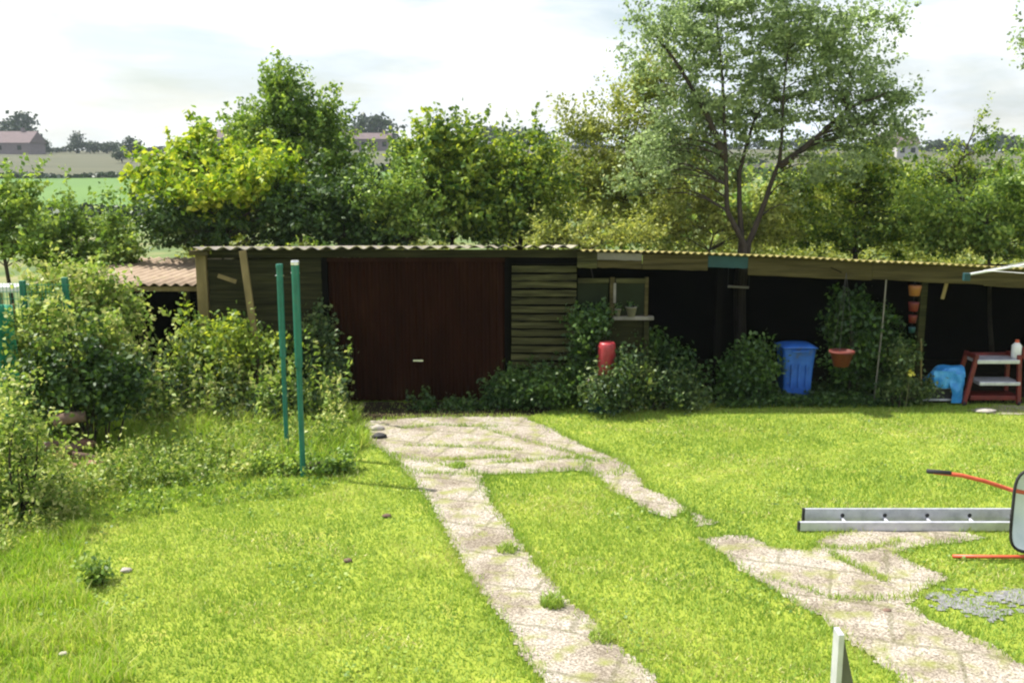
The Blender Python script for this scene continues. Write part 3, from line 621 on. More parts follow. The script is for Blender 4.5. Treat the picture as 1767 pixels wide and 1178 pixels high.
MB().box((xl+.18, YS-.05, zl-.14), (xm-.01, YS+.0, zl-.03)).build('eaves_beam', M['wood'], shed, bevel=.005)
for x in (DOORX0-.05, DOORX1+.005):
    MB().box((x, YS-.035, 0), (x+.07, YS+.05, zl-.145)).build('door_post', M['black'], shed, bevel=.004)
# ribbed up-and-over door
ztop = P(700, 449, YS).z
def doorfn(u, v):
    x = DOORX0+.025+(DOORX1-DOORX0-.03)*u; c = (x*1/.105) % 1.0
    return (x, YS+.0 + (.014 if c < .5 else 0.0) + .004*sin(x*4), .02+(ztop-.02)*v)
db = MB(); nr = int((DOORX1-DOORX0)/.105)
bx0 = DOORX0+.025; wr = (DOORX1-DOORX0-.03)/(nr*4); prof = []
for i in range(nr*4+1):
    prof.append((bx0+wr*i, YS+(.030 if (i % 4) in (0, 1) else 0.0)))
for (x, y) in prof:
    for z in (.03, ztop): db.v.append(Vector((x, y, z)))
for i in range(len(prof)-1): db.f.append((2*i, 2*i+2, 2*i+3, 2*i+1))
dr = db.build('garage_door', M['door'], shed, thick=.006)
hp = P(722, 621, YS)
MB().box((hp.x-.075, YS-.045, hp.z-.012), (hp.x+.075, YS-.028, hp.z+.012)).box((hp.x-.06, YS-.03, hp.z-.008), (hp.x-.045, YS-.004, hp.z+.008)).box((hp.x+.045, YS-.03, hp.z-.008), (hp.x+.06, YS-.004, hp.z+.008)).build('handle', M['steel'], dr)
MB().box((DOORX0+.02, YS-.03, ztop-.02), (DOORX1-.0, YS-.008, ztop+.035)).build('door_rail', M['door'], shed)
# leaning plank and stray board
a = G(452, 700); a = Vector((P(458, 640, 14.0).x, 13.85, .0)); bt = P(419, 433, 14.1)
tag(MB().beam(a, bt, .095, .05, up=(0,-1,0)).build('leaning_plank', M['timber'], bevel=.006, wear=.01), 'tall timber plank leaning against the left end of the garage', 'plank')
c = P(393, 478, YS); tag(MB().beam((c.x-.12, YS-.07, c.z+.03), (c.x+.14, YS-.07, c.z-.06), .02, .06).build('bracket', M['timber'], shed))

# ------------------------------------------------------------ open lean-to
zr = lambda x: float(np.interp(x, [xm, P(1250,560,14.15).x, P(1767,560,14.15).x, P(2050,560,14.15).x], [P(1000,431,14.15).z, P(1250,438,14.15).z, P(1767,463,14.15).z, P(2050,476,14.15).z]))
xr = P(2000, 560, YS).x
lean = empty('open_lean_to', (0.5*(xm+xr), YS, 0), 'long open-fronted timber lean-to with yellow-lichened corrugated roof', 'shed')
corrug('roof', lean, xm+.01, xr+.1, zr, M['rooflichen'], .102, .015, 14.12, 18.0, tan(radians(5.3)))
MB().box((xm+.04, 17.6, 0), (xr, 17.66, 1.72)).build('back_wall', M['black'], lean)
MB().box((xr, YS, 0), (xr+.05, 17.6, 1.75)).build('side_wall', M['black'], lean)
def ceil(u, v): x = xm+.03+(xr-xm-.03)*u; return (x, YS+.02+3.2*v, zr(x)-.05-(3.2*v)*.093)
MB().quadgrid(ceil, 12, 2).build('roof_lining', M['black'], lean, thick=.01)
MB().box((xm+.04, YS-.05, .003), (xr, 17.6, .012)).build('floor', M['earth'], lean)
def fascia(px0, px1, top, hpx, m, dy=0.0, nm='fascia_board', lab=None):
    p0 = P(px0, top, YS-.1); x0, x1 = p0.x, P(px1, top, YS-.1).x; h = hpx/119; b = MB(); y = YS-.14-dy; nn = 8
    for i in range(nn+1):
        x = x0+(x1-x0)*i/nn; zt = zr(x)-.035+(-(.0)); w = random.uniform(-.006, .006)
        b.v += [Vector((x, y, zt-h+w)), Vector((x, y, zt)), Vector((x, y+.022, zt)), Vector((x, y+.022, zt-h+w))]
    for i in range(nn):
        a = i*4; b.f += [(a, a+4, a+5, a+1), (a+1, a+5, a+6, a+2), (a+2, a+6, a+7, a+3), (a+3, a+7, a+4, a)]
    b.f += [(0, 1, 2, 3), (nn*4+3, nn*4+2, nn*4+1, nn*4)]
    o = b.build(nm, m, lean)
    if lab: o['label'] = lab
    return o
fascia(996, 1030, 440, 27, M['slat'], lab='greenish fascia end')
fascia(1030.5, 1107, 440, 12, M['greyboard'], .003, lab='pale grey board')
fascia(1030.5, 1108, 440, 26, M['fascia'], -.026)
fascia(1108.5, 1221, 440, 26, M['fascia'], .003)
fascia(1221.5, 1290, 440, 20, M['tealboard'], .006, lab='dark teal board')
fascia(1290.5, 1505, 440, 30, M['fascia'], .003)
fascia(1505.5, 1700, 440, 28, M['fascia'], .006)
fascia(1700.5, 2000, 440, 30, M['fascia'], .002)
for px in (1240, 1590, 1860):
    x = P(px, 560, YS).x; MB().box((x-.05, YS-.02, 0), (x+.05, YS+.08, zr(x)-.22)).build('post', M['black'] if px < 1500 else M['wood'], lean, bevel=.006)
# window unit at the left end of the lean-to
def zz(py): return P(1000, py, YS).z
wx = lambda px: P(px, 520, YS).x
win = MB()
for (a0, a1, b0, b1) in ((1052,1060,478,546),(1112,1118,478,546)):
    win.box((wx(a0), YS-.03, zz(b1)), (wx(a1), YS+.03, zz(b0)))
win.box((wx(1052), YS+.015, zz(548)), (wx(1118), YS+.028, zz(543)))
wf = win.build('window_frame', M['fascia'], lean, bevel=.004)
MB().box((wx(1058), YS-.05, zz(522)), (wx(1062), YS-.032, zz(488))).build('mullion', M['greyboard'], wf)
for a0, a1 in ((997,1050),(1062,1113)):
    MB().box((wx(a0), YS-.035, zz(488)), (wx(a1), YS+.005, zz(480))).build('header', M['slat'], wf)
    MB().box((wx(a0), YS+.008, zz(544)), (wx(a1)-.006, YS+.014, zz(489))).build('pane', M['glass'], wf)
MB().box((wx(1058), YS-.07, zz(551)), (wx(1128), YS+.04, zz(545))).build('sill', M['greyboard'], wf, bevel=.004)
MB().box((wx(997), YS+.05, 0), (wx(1122), YS+.07, zz(552))).build('wall_panel', M['wood'], lean)
MB().box((wx(1112), YS-.03, 0), (wx(1120), YS+.045, zz(553))).build('wall_post', M['wood'], lean)
# things on the sill
for px, py, w, h, l in ((1066,531,.10,.10,'small white pot on the window sill beside the mullion'), (1089,527,.17,.13,'pale bigger pot on the window sill at right')):
    c = P(px, 543, YS-.045); t = empty('plant_pot', (c.x, YS-.045, zz(545)), l, 'pot')
    MB().lathe([(0.001,.001),(w*.33,.001),(w*.48,h),(w*.5,h),(w*.5,h+.012),(w*.42,h+.012),(w*.40,h-.01),(0.001,h-.012)], (c.x, YS-.02-.02, zz(545))).build('pot', M['greyboard'], t, smooth=True)
    leafmesh('leaves', np.array([c.x, YS-.04, zz(545)+h+.04])+rng.normal(0,.03,(30,3)), .05, M['ivy'], t)

# ------------------------------------------------------------ neighbour's low shed
nx0, nx1 = P(60, 490, 14.6).x, P(349, 490, 14.6).x; nz = P(300, 491, 14.6).z
nb = empty('low_open_shed', (0.5*(nx0+nx1), 15, 0), 'low open shed with sunlit brown roof left of the garage', 'shed')
def nroof(u, v):
    x = nx0+(nx1-.02-nx0)*u; y = 14.6+3.9*v; return (x, y, nz+.02*cos(2*pi*x/.16)+.02*v)
MB().quadgrid(nroof, int((nx1-nx0)/.016), 4).build('roof', M['roofbrown'], nb, smooth=True, thick=.01)
MB().beam((nx0, 14.66, nz-.07), (nx1-.03, 14.66, nz-.07), .04, .07).build('eaves_beam', M['timber'], nb)
for i in range(4):
    x = nx0+(nx1-nx0)*(i+.2)/3.6; MB().box((x-.04, 14.65, 0), (x+.04, 14.73, nz-.11)).build('post', M['wood'], nb)
MB().box((nx0, 18.3, 0), (nx1-.05, 18.35, nz-.05)).build('back_wall', M['black'], nb)
MB().box((nx0-.04, 14.75, 0), (nx0, 18.3, nz-.05)).build('side_wall', M['black'], nb)
MB().box((nx0, 14.7, .004), (nx1-.05, 18.3, .014)).build('floor', M['earth'], nb)

# ------------------------------------------------------------ green washing line posts
def line_post(px_t, py_t, Y, x_b, label, wt, wb, cap):
    t = P(px_t, py_t, Y); b_ = Vector((P(x_b, 700, Y).x, Y, 0)); b_.x = t.x
    root = empty('line_post', (b_.x, Y, 0), label, 'post', 'green metal washing line posts')
    sp = b_.lerp(t, .52)
    MB().tube([b_-Vector((0,0,.1)), sp+Vector((0,0,.05))], wb/2, 12).build('lower_tube', M['greenpole'], root, smooth=False)
    MB().tube([sp, sp+Vector((0,0,.012)), t], [wt/2*.92, wt/2, wt/2], 14).build('upper_tube', M['greenpole'], root)
    MB().lathe([(.001,.02),(wt*.5,.018),(wt*.56,.0),(wt*.56,-.03),(wt*.5,-.03)], t).build('cap', M['steel'] if cap else M['greenpole'], root)
    MB().tube([t-Vector((.05,0,.12)), t-Vector((-.05,0,.12))], .006, 6).build('line_hook', M['steel'], root)
line_post(509, 452, 10.8, 520, 'taller dark green metal post standing in the grass clump, right of the pair', .085, .062, True)
line_post(482, 458, 11.7, 490, 'thinner green metal post rising from the weeds, left of the pair', .075, .055, False)

# ------------------------------------------------------------ garden fence with green net, left
def fence():
    Y = 12.6; xa, xb = P(-90, 560, Y).x, P(128, 560, Y).x; root = empty('net_fence', (xb, Y, 0), 'green wire net fence with green posts behind the left bushes', 'fence')
    zt = P(40, 484, Y).z
    for px in (-90, 45, 118): x = P(px, 560, Y).x; MB().box((x-.035, Y-.03, 0), (x+.035, Y+.03, zt+(.0 if px < 100 else .04))).build('post', M['greenpole'], root, bevel=.005)
    m = MB(); x = xa
    while x < xb: m.box((x-.003, Y-.036, .05), (x+.003, Y-.031, zt-.03)); x += .045
    z = .08
    while z < zt-.02: m.box((xa, Y-.043, z-.003), (xb, Y-.037, z+.003)); z += .09
    m.build('net', M['net'], root)
fence()
tp = empty('green_tarpaulin', (P(0,600,12.2).x, 12.2, 0), 'green tarpaulin hanging at the left frame edge behind the bushes', 'tarpaulin')
x0, x1 = P(-120,560,12.2).x, P(28,560,12.2).x; z1 = P(0,530,12.2).z
MB().quadgrid(lambda u, v: (x0+(x1-x0)*u, 12.2+.05*sin(u*23)+.03*sin(u*51+v*3), .1+(z1-.1)*v+.03*sin(u*9)*v), 40, 12).build('sheet', M['net'], tp, smooth=True, thick=.004)
for x in (x0, x1-.05): MB().tube([(x, 12.26, 0), (x, 12.26, z1+.03)], .02, 8).build('stake', M['timber'], tp)
c = P(0, 497, 15.5); wt_ = empty('white_trough', (c.x, 15.5, 0), 'white ledge showing at the left frame edge under the bushes', 'trough')
MB().box((c.x-1.2, 15.3, c.z-.05), (P(48,497,15.5).x, 15.7, c.z+.05)).build('top', M['white'], wt_, bevel=.01)
for dx in (-1.1, -.1): MB().box((c.x+dx, 15.4, 0), (c.x+dx+.08, 15.6, c.z-.051)).build('leg', M['white'], wt_)

# ------------------------------------------------------------ bushes in the garden
bush('bramble_bush', 'big dark bramble bush left of the posts with brighter shoots on top', 'bush', 12.3, [(95,585,60,55),(160,625,60,60),(70,655,70,80),(185,580,30,40),(60,545,30,30)], 5200, .075, 'nettle', nclump=110, rc=.16, shoots=1.5)
bush('dark_bramble', 'very dark low bramble behind the rubble heap', 'bush', 12.0, [(150,650,70,60),(100,690,60,60),(200,660,40,60)], 6500, .08, 'dark', nclump=60)
bush('edge_bush', 'light leafy bush at the lower left frame edge', 'bush', 9.6, [(20,750,60,110),(60,830,60,60),(-40,800,60,120)], 3800, .055, 'nettle', nclump=70, shoots=1.2)
bush('flowering_bush', 'pale-tipped brownish bush under the brown roof eaves', 'bush', 13.3, [(140,500,60,34),(90,500,40,30),(215,540,36,34),(180,570,50,44)], 5200, .075, 'nettle', nclump=60)
bush('dark_shrub', 'dark shrub beneath the leaning plank at the garage corner', 'bush', 13.9, [(380,600,60,60),(440,620,60,50),(330,620,50,50)], 5000, .075, 'mid', nclump=50)
bush('climber', 'leafy climber against the left edge of the garage door', 'bush', 14.1, [(555,590,24,45),(560,650,34,50),(540,680,40,36)], 4500, .07, 'shade', nclump=50, rc=.18)
bush('ivy_mound', 'low dark green mound of ivy right of the garage door', 'bush', 14.05, [(905,668,50,32),(962,672,42,32),(872,678,28,22)], 8000, .065, 'ivy', nclump=80, rc=.16, shoots=.6)
bush('nettle_clump', 'green nettle clump with pale spires between the red cylinder and the dark opening', 'bush', 13.95, [(1100,668,48,32),(1150,678,42,24),(1080,645,24,34),(1190,685,34,20),(1045,682,44,22,-.35),(1075,660,20,40,-.3)], 8000, .06, 'shade', nclump=90, rc=.17)
bush('window_ivy', 'ivy growing under the lean-to window left of the red cylinder', 'bush', 14.1, [(1008,600,16,46),(1020,560,34,14),(1000,650,20,36)], 4500, .065, 'ivy', nclump=50, rc=.15)
bush('dark_fern', 'dark leafy plant behind the nettle clump inside the opening', 'bush', 14.5, [(1150,625,28,24),(1130,605,18,20),(1170,650,26,24)], 1800, .07, 'ivy', nclump=40, rc=.18)
bush('left_bin_bush', 'dark bush to the left of the blue bin', 'bush', 14.4, [(1290,645,34,38),(1262,660,28,30),(1308,620,18,30)], 6000, .07, 'ivy', nclump=60, rc=.2)
bush('tall_shrub', 'tall dark shrub standing in the lean-to opening right of the blue bin', 'bush', 14.65, [(1490,590,46,56),(1452,625,26,40),(1480,540,40,34),(1530,620,36,40),(1500,655,46,32)], 10000, .075, 'ivy', nclump=120, rc=.18)
bush('bucket_plant', 'low plant with pale flowers between tall shrub and blue sheet', 'bush', 14.1, [(1560,620,22,30),(1550,665,26,22),(1590,665,16,20)], 2200, .06, 'shade', nclump=36, rc=.14)
bush('dock_tuft', 'dark broad-leaved weed tuft on the lawn at lower left', 'weed', G(165,1005).y, [(165,992,26,14)], 420, .05, 'light', nclump=16, rc=.06, nst=4)
bush('clump_weed', 'dark weeds around the foot of the taller green post', 'weed', 10.95, [(500,832,30,8),(570,828,40,10),(455,838,24,8)], 1500, .055, 'light', nclump=40, rc=.12, nst=10)

# nettles: many slender stems with opposite leaves
def nettles(name, label, poly, nst, h0, h1, ls, m, levels=11):
    p = scatter(nst*6, poly); p = p[:nst]; n = len(p); H = h0+(h1-h0)*rng.random(n)**1.5*(.8+.4*np.sin(p[:,0]*2.3)); ln = rng.normal(0, .16, (n, 2))*H[:, None]
    k = np.tile(np.arange(levels), n); i = np.repeat(np.arange(n), levels); f = .12+.88*k/(levels-1); C = []; 
    for s in (1, -1, 0):
        ang = k*1.57 + rng.uniform(0, .6, len(k)) + (0 if s else 1.57); r = (.085*(1.15-f))*(1 if s else .4)*rng.uniform(.6, 1.8, len(k))
        C.append(np.stack([p[i,0]+ln[i,0]*f+np.cos(ang)*r*(s or 1), p[i,1]+ln[i,1]*f+np.sin(ang)*r*(s or 1), H[i]*f+rng.normal(0,.03,len(k))], -1))
    C = np.concatenate(C); o = leafmesh(name, C, ls, M[m], asp=.5, up=.25, droop=.3); tag(o, label, 'nettles', kind='stuff')
    return o
nettles('nettles', 'tall pale-tipped nettles in front of the garage left wall', gp([(200,715),(290,700),(480,705),(590,712),(600,730),(560,745),(420,750),(250,760)]), 110, .5, 1.45, .085, 'nettle', 13)
nettles('nettles', 'darker nettles thickening the patch by the garage left wall', gp([(200,712),(480,702),(595,710),(600,735),(420,745),(250,750)]), 170, .3, 1.15, .08, 'shade', 11)
nettles('meadow_weeds', 'mixed pale green weeds between the long grass and the nettles', gp([(60,900),(230,790),(420,760),(600,745),(612,775),(500,790),(420,830),(250,845)]), 420, .15, .45, .055, 'nettle', 9)
nettles('nettle_spires', 'pale nettle spires rising from the clump right of the red drum', gp([(1062,712),(1130,712),(1125,700),(1065,700)]), 26, .55, .95, .06, 'nettle', 11)
nettles('broadleaf_weeds', 'darker broad-leaved weeds mixed into the long grass left of the posts', gp([(120,930),(300,800),(600,790),(560,850),(330,880),(170,905)]), 130, .08, .24, .05, 'light', 6)
nettles('verge_weeds', 'short weeds along the foot of the left bushes', gp([(-60,1020),(60,930),(160,900),(180,830),(100,800),(-60,850)]), 300, .10, .28, .05, 'nettle', 8)
nettles('shed_weeds', 'thin weeds growing along the bottom of the garage door', gp([(700,704),(880,700),(905,708),(720,712)]), 60, .1, .45, .06, 'ivy', 8)

tag(leafmesh('clover', np.column_stack([ws, rng.uniform(.02,.045,len(ws))]), .03, M['light'], asp=.9, up=1.2), 'dark clover and plantain patches in the lawn', 'clover', kind='stuff')
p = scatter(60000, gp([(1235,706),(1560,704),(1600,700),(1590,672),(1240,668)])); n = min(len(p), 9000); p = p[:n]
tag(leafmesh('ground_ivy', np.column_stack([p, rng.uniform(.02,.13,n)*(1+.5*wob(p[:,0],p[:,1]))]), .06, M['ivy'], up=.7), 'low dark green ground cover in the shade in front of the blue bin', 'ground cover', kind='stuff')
# small tufts on the left strip
def tuft(px, py, r, h, n, label):
    g = G(px, py); root = empty('grass_tuft', g, label, 'weed', 'grass tufts growing on the left concrete strip')
    a = rng.uniform(0, 2*pi, n); rr = r*np.sqrt(rng.random(n)); p = np.stack([g.x+np.cos(a)*rr, g.y+np.sin(a)*rr*1.0], -1)
    hh = h*rng.uniform(.5, 1.2, n); blades('leaf_blades', p, hh, rng.uniform(.008, .014, n), hh*rng.uniform(.3, 1.0, n), M['blade'], root, seg2=True, z0=.012)
tuft(875, 951, .10, .06, 160, 'small grass tuft on the left strip, farthest of the three'); tuft(954, 1045, .10, .09, 220, 'grass tuft in the middle of the left strip, second of three'); tuft(1036, 1104, .10, .05, 160, 'low grass tuft at the right edge of the left strip, nearest of three')
tuft(790, 806, .10, .05, 200, 'flat grass tuft at the top of the left strip below the paving')

# rubble heap under the bramble
def lump(name, g, r, m, label, cat, group=None, sc=(1,1,.6), seed=0, parent=None):
    nu, nv = 14, 9; mb = MB()
    def fn(u, v):
        a = 2*pi*u; b_ = pi*(v-.5); d = Vector((cos(a)*cos(b_), sin(a)*cos(b_), sin(b_))); k = 1+.28*noise.noise(d*1.6+Vector((seed*3.1, 0, 0)))+.08*noise.noise(d*5+Vector((seed, 1, 0)))
        return (g[0]+d.x*r*sc[0]*k, g[1]+d.y*r*sc[1]*k, g[2]+r*sc[2]*.8+d.z*r*sc[2]*k)
    o = mb.quadgrid(fn, nu, nv).build(name, M[m], parent, smooth=True); return tag(o, label, cat, group) if parent is None else o
def log(px, py, Y, dx, dz, r, label, yaw=.3):
    c = P(px, py, Y); a = c-Vector((dx/2, yaw*dx/2, dz/2)); b_ = c+Vector((dx/2, yaw*dx/2, dz/2))
    root = empty('log', c, label, 'log', 'logs in the heap under the bramble')
    MB().tube([a, a.lerp(b_,.5)+Vector((0,0,.01)), b_], [r, r*.95, r*.9], 12, caps=False).build('bark', M['log'], root, smooth=True)
    mb = MB(); mb.lathe([(.001, 0), (r*.9, 0)], (0,0,0), 12)
    q_ = (b_-a).to_track_quat('Z', 'Y')
    for e in (a-(b_-a).normalized()*-.003, b_+(a-b_).normalized()*.003):
        m2 = MB(); m2.v = [q_ @ v + e for v in mb.v]; m2.f = mb.f; m2.build('cut_end', M['timber'], root)
log(120, 722, 11.6, .34, .03, .075, 'pale brown log on top of the heap under the bramble')
log(118, 778, 11.45, .12, -.02, .085, 'dark log with its end towards the viewer in the heap', 2.6)
log(150, 790, 11.4, .30, -.10, .05, 'thin slanting brown log at the right foot of the heap', .4)
log(95, 768, 11.6, .25, .05, .06, 'log lying low at the left of the heap')
for i, (px, py, lab) in enumerate(((150,772,'reddish brick at the top right of the log heap'),(165,798,'reddish brick lowest at the right of the log heap'),(132,800,'reddish brick under the dark log in the heap'))):
    g = G(px, py+8); R = __import__('mathutils').Euler((.2*i, .3, .7*i)).to_matrix(); z = .03
    if i == 0: z = .12
    tag(MB().box((g.x-.1, g.y-.05, z-.03), (g.x+.1, g.y+.05, z+.035), R).build('brick', M['brick'], bevel=.006), lab, 'brick', 'loose bricks in the rubble heap')
# small stones and clods on the lawn
for i, (px, py, r, m, lab) in enumerate(((668,892,.04,'log','brown clod on the lawn left of the path, farther one'),(600,969,.035,'log','brown clod on the lawn left of the path, nearer one'),(110,1130,.03,'stone','whitish stone at the lower left of the lawn'),
     (218,986,.042,'stone','pale flat stone beside the dark weed tuft'),(650,742,.08,'stone','pale stone at the left corner of the paving'),(655,756,.08,'rubber','dark lump at the left corner of the paving'),(1530,1055,.03,'log','small dark clod on the right concrete strip'))):
    g = G(px, py); lump('stone' if m == 'stone' else 'clod', (g.x, g.y, 0), r, m, lab, 'stone' if m == 'stone' else 'clod', seed=i, sc=(1.2,.9,.5))

# ------------------------------------------------------------ things in the lean-to
# faded red gas cylinder
c = P(1047, 620, 13.85); rC = .125; z0 = P(1047,651,13.85).z
st = empty('plinth_box', (c.x, 13.85, 0), 'grey-green box under the faded red cylinder', 'box')
MB().box((c.x-.26, 13.72, 0), (c.x+.2, 14.0, z0-.003)).build('box_body', M['tealboard'], st, bevel=.01)
MB().box((c.x-.27, 13.71, z0-.045), (c.x+.21, 14.01, z0-.002)).build('lid', M['greyboard'], st, bevel=.008)
gc = empty('drum', (c.x, 13.85, z0), 'faded red narrow drum standing among the ivy below the window', 'drum'); Hc = P(1047,590,13.85).z-z0
MB().lathe([(.001,0),(rC*.8,0),(rC,.03),(rC,Hc*.85),(rC*.95,Hc*.95),(rC*.8,Hc),(.001,Hc)], (c.x, 13.85, z0), 28).build('body', M['pink'], gc, smooth=True)
MB().lathe([(rC*.93,Hc*.9),(rC*.97,Hc*.92),(rC*.93,Hc*.94)], (c.x, 13.85, z0), 28).build('hoop', M['pink'], gc, smooth=True)
MB().lathe([(rC*.85,0),(rC*.9,-.0),(rC*.9,.03)], (c.x, 13.85, z0), 24).build('foot_ring', M['rubber'], gc)
# white block on the lawn edge
g = G(1042, 701); wb = MB().box((g.x-.19, g.y-.05, .0), (g.x+.19, g.y+.06, .06)).build('kerb_block', M['stone'], bevel=.012, wear=.008); tag(wb, 'whitish oblong block lying at the foot of the nettles', 'block')
# blue bin
def bluebin():
    Y = 14.8; c = P(1370, 668, Y); zt = P(1370, 588, Y).z; x0, x1 = P(1345,600,Y).x, P(1402,600,Y).x; cx = (x0+x1)/2; w = (x1-x0)/2
    root = empty('blue_bin', (cx, Y, 0), 'bright blue plastic bin with lid standing just inside the lean-to between two dark bushes', 'bin')
    mb = MB(); secs = [(.0,.80),(.04,.82),(zt*.55,.9),(zt*.86,.99),(zt*.9,1.0)]
    ring = []
    for (z, k) in secs:
        rr = []
        for (sx, sy) in ((-1,-1),(1,-1),(1,1),(-1,1)):
            for t in range(4):
                a = math.atan2(sy, sx)-pi/4+t*pi/6; rr.append(Vector((cx+sx*w*k*.78+cos(a)*w*k*.22, Y+sy*w*k*.7+sin(a)*w*k*.2, z)))
        ring.append(rr)
    for rr in ring: mb.v += rr
    n = 16
    for i in range(len(secs)-1):
        for j in range(n): mb.f.append((i*n+j, i*n+(j+1)%n, (i+1)*n+(j+1)%n, (i+1)*n+j))
    mb.f.append(tuple(reversed(range(n)))); mb.build('body', M['blue'], root, bevel=.004)
    lid = MB()
    def lf(u, v): x = -1+2*u; y = -1+2*v; return (cx+x*w*1.06, Y+y*w*.98, zt*.9+.005+.05*(1-x**4)*(1-y**4)+.008)
    lid.quadgrid(lf, 12, 12).build('lid', M['blue'], root, smooth=True, thick=.012)
    MB().tube([(cx-w*.5, Y-w*1.0, zt*.87), (cx-w*.45, Y-w*1.1, zt*.86), (cx+w*.45, Y-w*1.1, zt*.86), (cx+w*.5, Y-w*1.0, zt*.87)], .012, 8).build('handle', M['blue'], root)
    for k in range(3): x = cx-w*.45+k*w*.45; MB().box((x-.01, Y-w*.93, zt*.2), (x+.01, Y-w*.83, zt*.62)).build('rib', M['blue'], root, bevel=.004)
bluebin()
# terracotta pot hanging on the shrub
def potty(px, py, Y, w, h, m, nm, label, cat, hang=None):
    c = P(px, py, Y); root = empty(nm, (c.x, Y, c.z), label, cat)
    MB().lathe([(.001,-h/2),(w*.3,-h/2),(w*.47,h*.35),(w*.52,h*.35),(w*.52,h*.5),(w*.45,h*.5),(w*.43,h*.38),(.001,h*.36)], (c.x, Y, c.z), 24).build('pot', M[m], root, smooth=True)
    if hang:
        for a in (0, 2.1, 4.2): MB().tube([(c.x+cos(a)*w*.48, Y+sin(a)*w*.48, c.z+h*.48), (c.x, Y, hang)], .003, 5).build('chain', M['rubber'], root)
    return root, c
potty(1452, 618, 13.75, .34, .22, 'terracotta', 'hanging_basket', 'dull red hanging pot in front of the tall dark shrub', 'pot', hang=P(1452,470,13.75).z)
# bracket carrying the basket chain
c = P(1452, 470, 13.75); MBk = MB().tube([(c.x, 13.75, c.z), (c.x, 14.21, c.z+.02)], .008, 6).build('hook_arm', M['black'], lean)
# string of coloured hanging things
Yh = 14.25; sx = P(1578, 500, Yh).x; zt = zr(sx)-.2
hs = empty('hanging_mobile', (sx, Yh, zt), 'cord of small orange, red and blue pots hanging from the lean-to beam', 'hanging pots')
MB().tube([(sx, Yh, zt), (sx, Yh, P(1578,575,Yh).z)], .004, 6).build('cord', M['rubber'], hs)
for (py, w, h, m) in ((501,.18,.15,'orange'),(529,.15,.13,'dullred'),(550,.12,.11,'dullred'),(569,.10,.08,'tealboard')):
    z = P(1578, py, Yh).z
    MB().lathe([(.006,-h/2),(w*.4,-h/2),(w*.5,h*.3),(w*.5,h/2),(w*.42,h/2),(.006,h*.4)], (sx+.004, Yh, z), 18).build('small_pot', M[m], hs, smooth=True)
c = P(1630, 510, 14.3); t = tag(MB().beam((c.x-.03, 14.3, c.z-.05), (c.x+.03, 14.3, zr(c.x)-.2), .05, .02).build('wooden_tag', M['timber'], bevel=.004), 'small yellowish wooden slat hanging right of the orange pot', 'slat')
c0, c1 = P(1529, 490, 14.25), P(1523, 558, 14.25); tag(MB().tube([Vector((c0.x,14.25,zr(c0.x)-.16)), c1, (c1.x-.05, 14.25, .02)], .011, 8).build('white_rod', M['greyboard']), 'thin pale rod leaning at the lean-to opening beside the tall shrub', 'rod')
c0, c1 = P(1592, 585, 14.15), P(1590, 690, 14.15); tag(MB().tube([(c1.x, 14.15, 0), (c0.x, 14.2, c0.z)], .012, 8).build('garden_cane', M['timber']), 'short pale garden cane beside the white bucket', 'cane')
c0, c1 = P(1256, 494, 15.2), P(1292, 496, 15.2)
tl = empty('strip_lamp', c0, 'unlit pale strip lamp hanging inside the dark lean-to', 'lamp'); MB().tube([c0, c1], .02, 10).build('tube', M['greyboard'], tl)
for c_ in (c0, c1): MB().tube([c_, (c_.x, c_.y, 1.98)], .004, 5).build('wire', M['rubber'], tl)
# white bucket
c = G(1572, 687); bk = empty('bucket', (c.x, c.y, 0), 'small white bucket beside the blue sheet', 'bucket'); h = P(1572,659,c.y).z
MB().lathe([(.001,.0),(.085,.0),(.115,h),(.125,h),(.125,h-.02),(.117,h-.03)], (c.x, c.y, 0), 24).build('body', M['white'], bk, smooth=True)
MB().tube([(c.x+.118*cos(a), c.y+.02, h+.1*sin(a)) for a in np.linspace(0, pi, 9)], .004, 6).build('handle', M['steel'], bk)
MB().lathe([(.112,h*.8),(.113,h*.85)], (c.x, c.y, 0), 24).build('band', M['blue'], bk)
fl = empty('yellow_flower', (P(1571,643,13.95).x, 13.95, 0), 'single yellow flower above the white bucket', 'flower'); c = P(1571, 643, 13.95)
MB().tube([(c.x-.04, 13.95, 0), (c.x, 13.95, c.z)], .005, 6).build('stem', M['stem'], fl)
leafmesh('petals', np.array(c)+rng.normal(0, .022, (40, 3)), .05, M['yellow'] if False else M['yellowp'], fl)
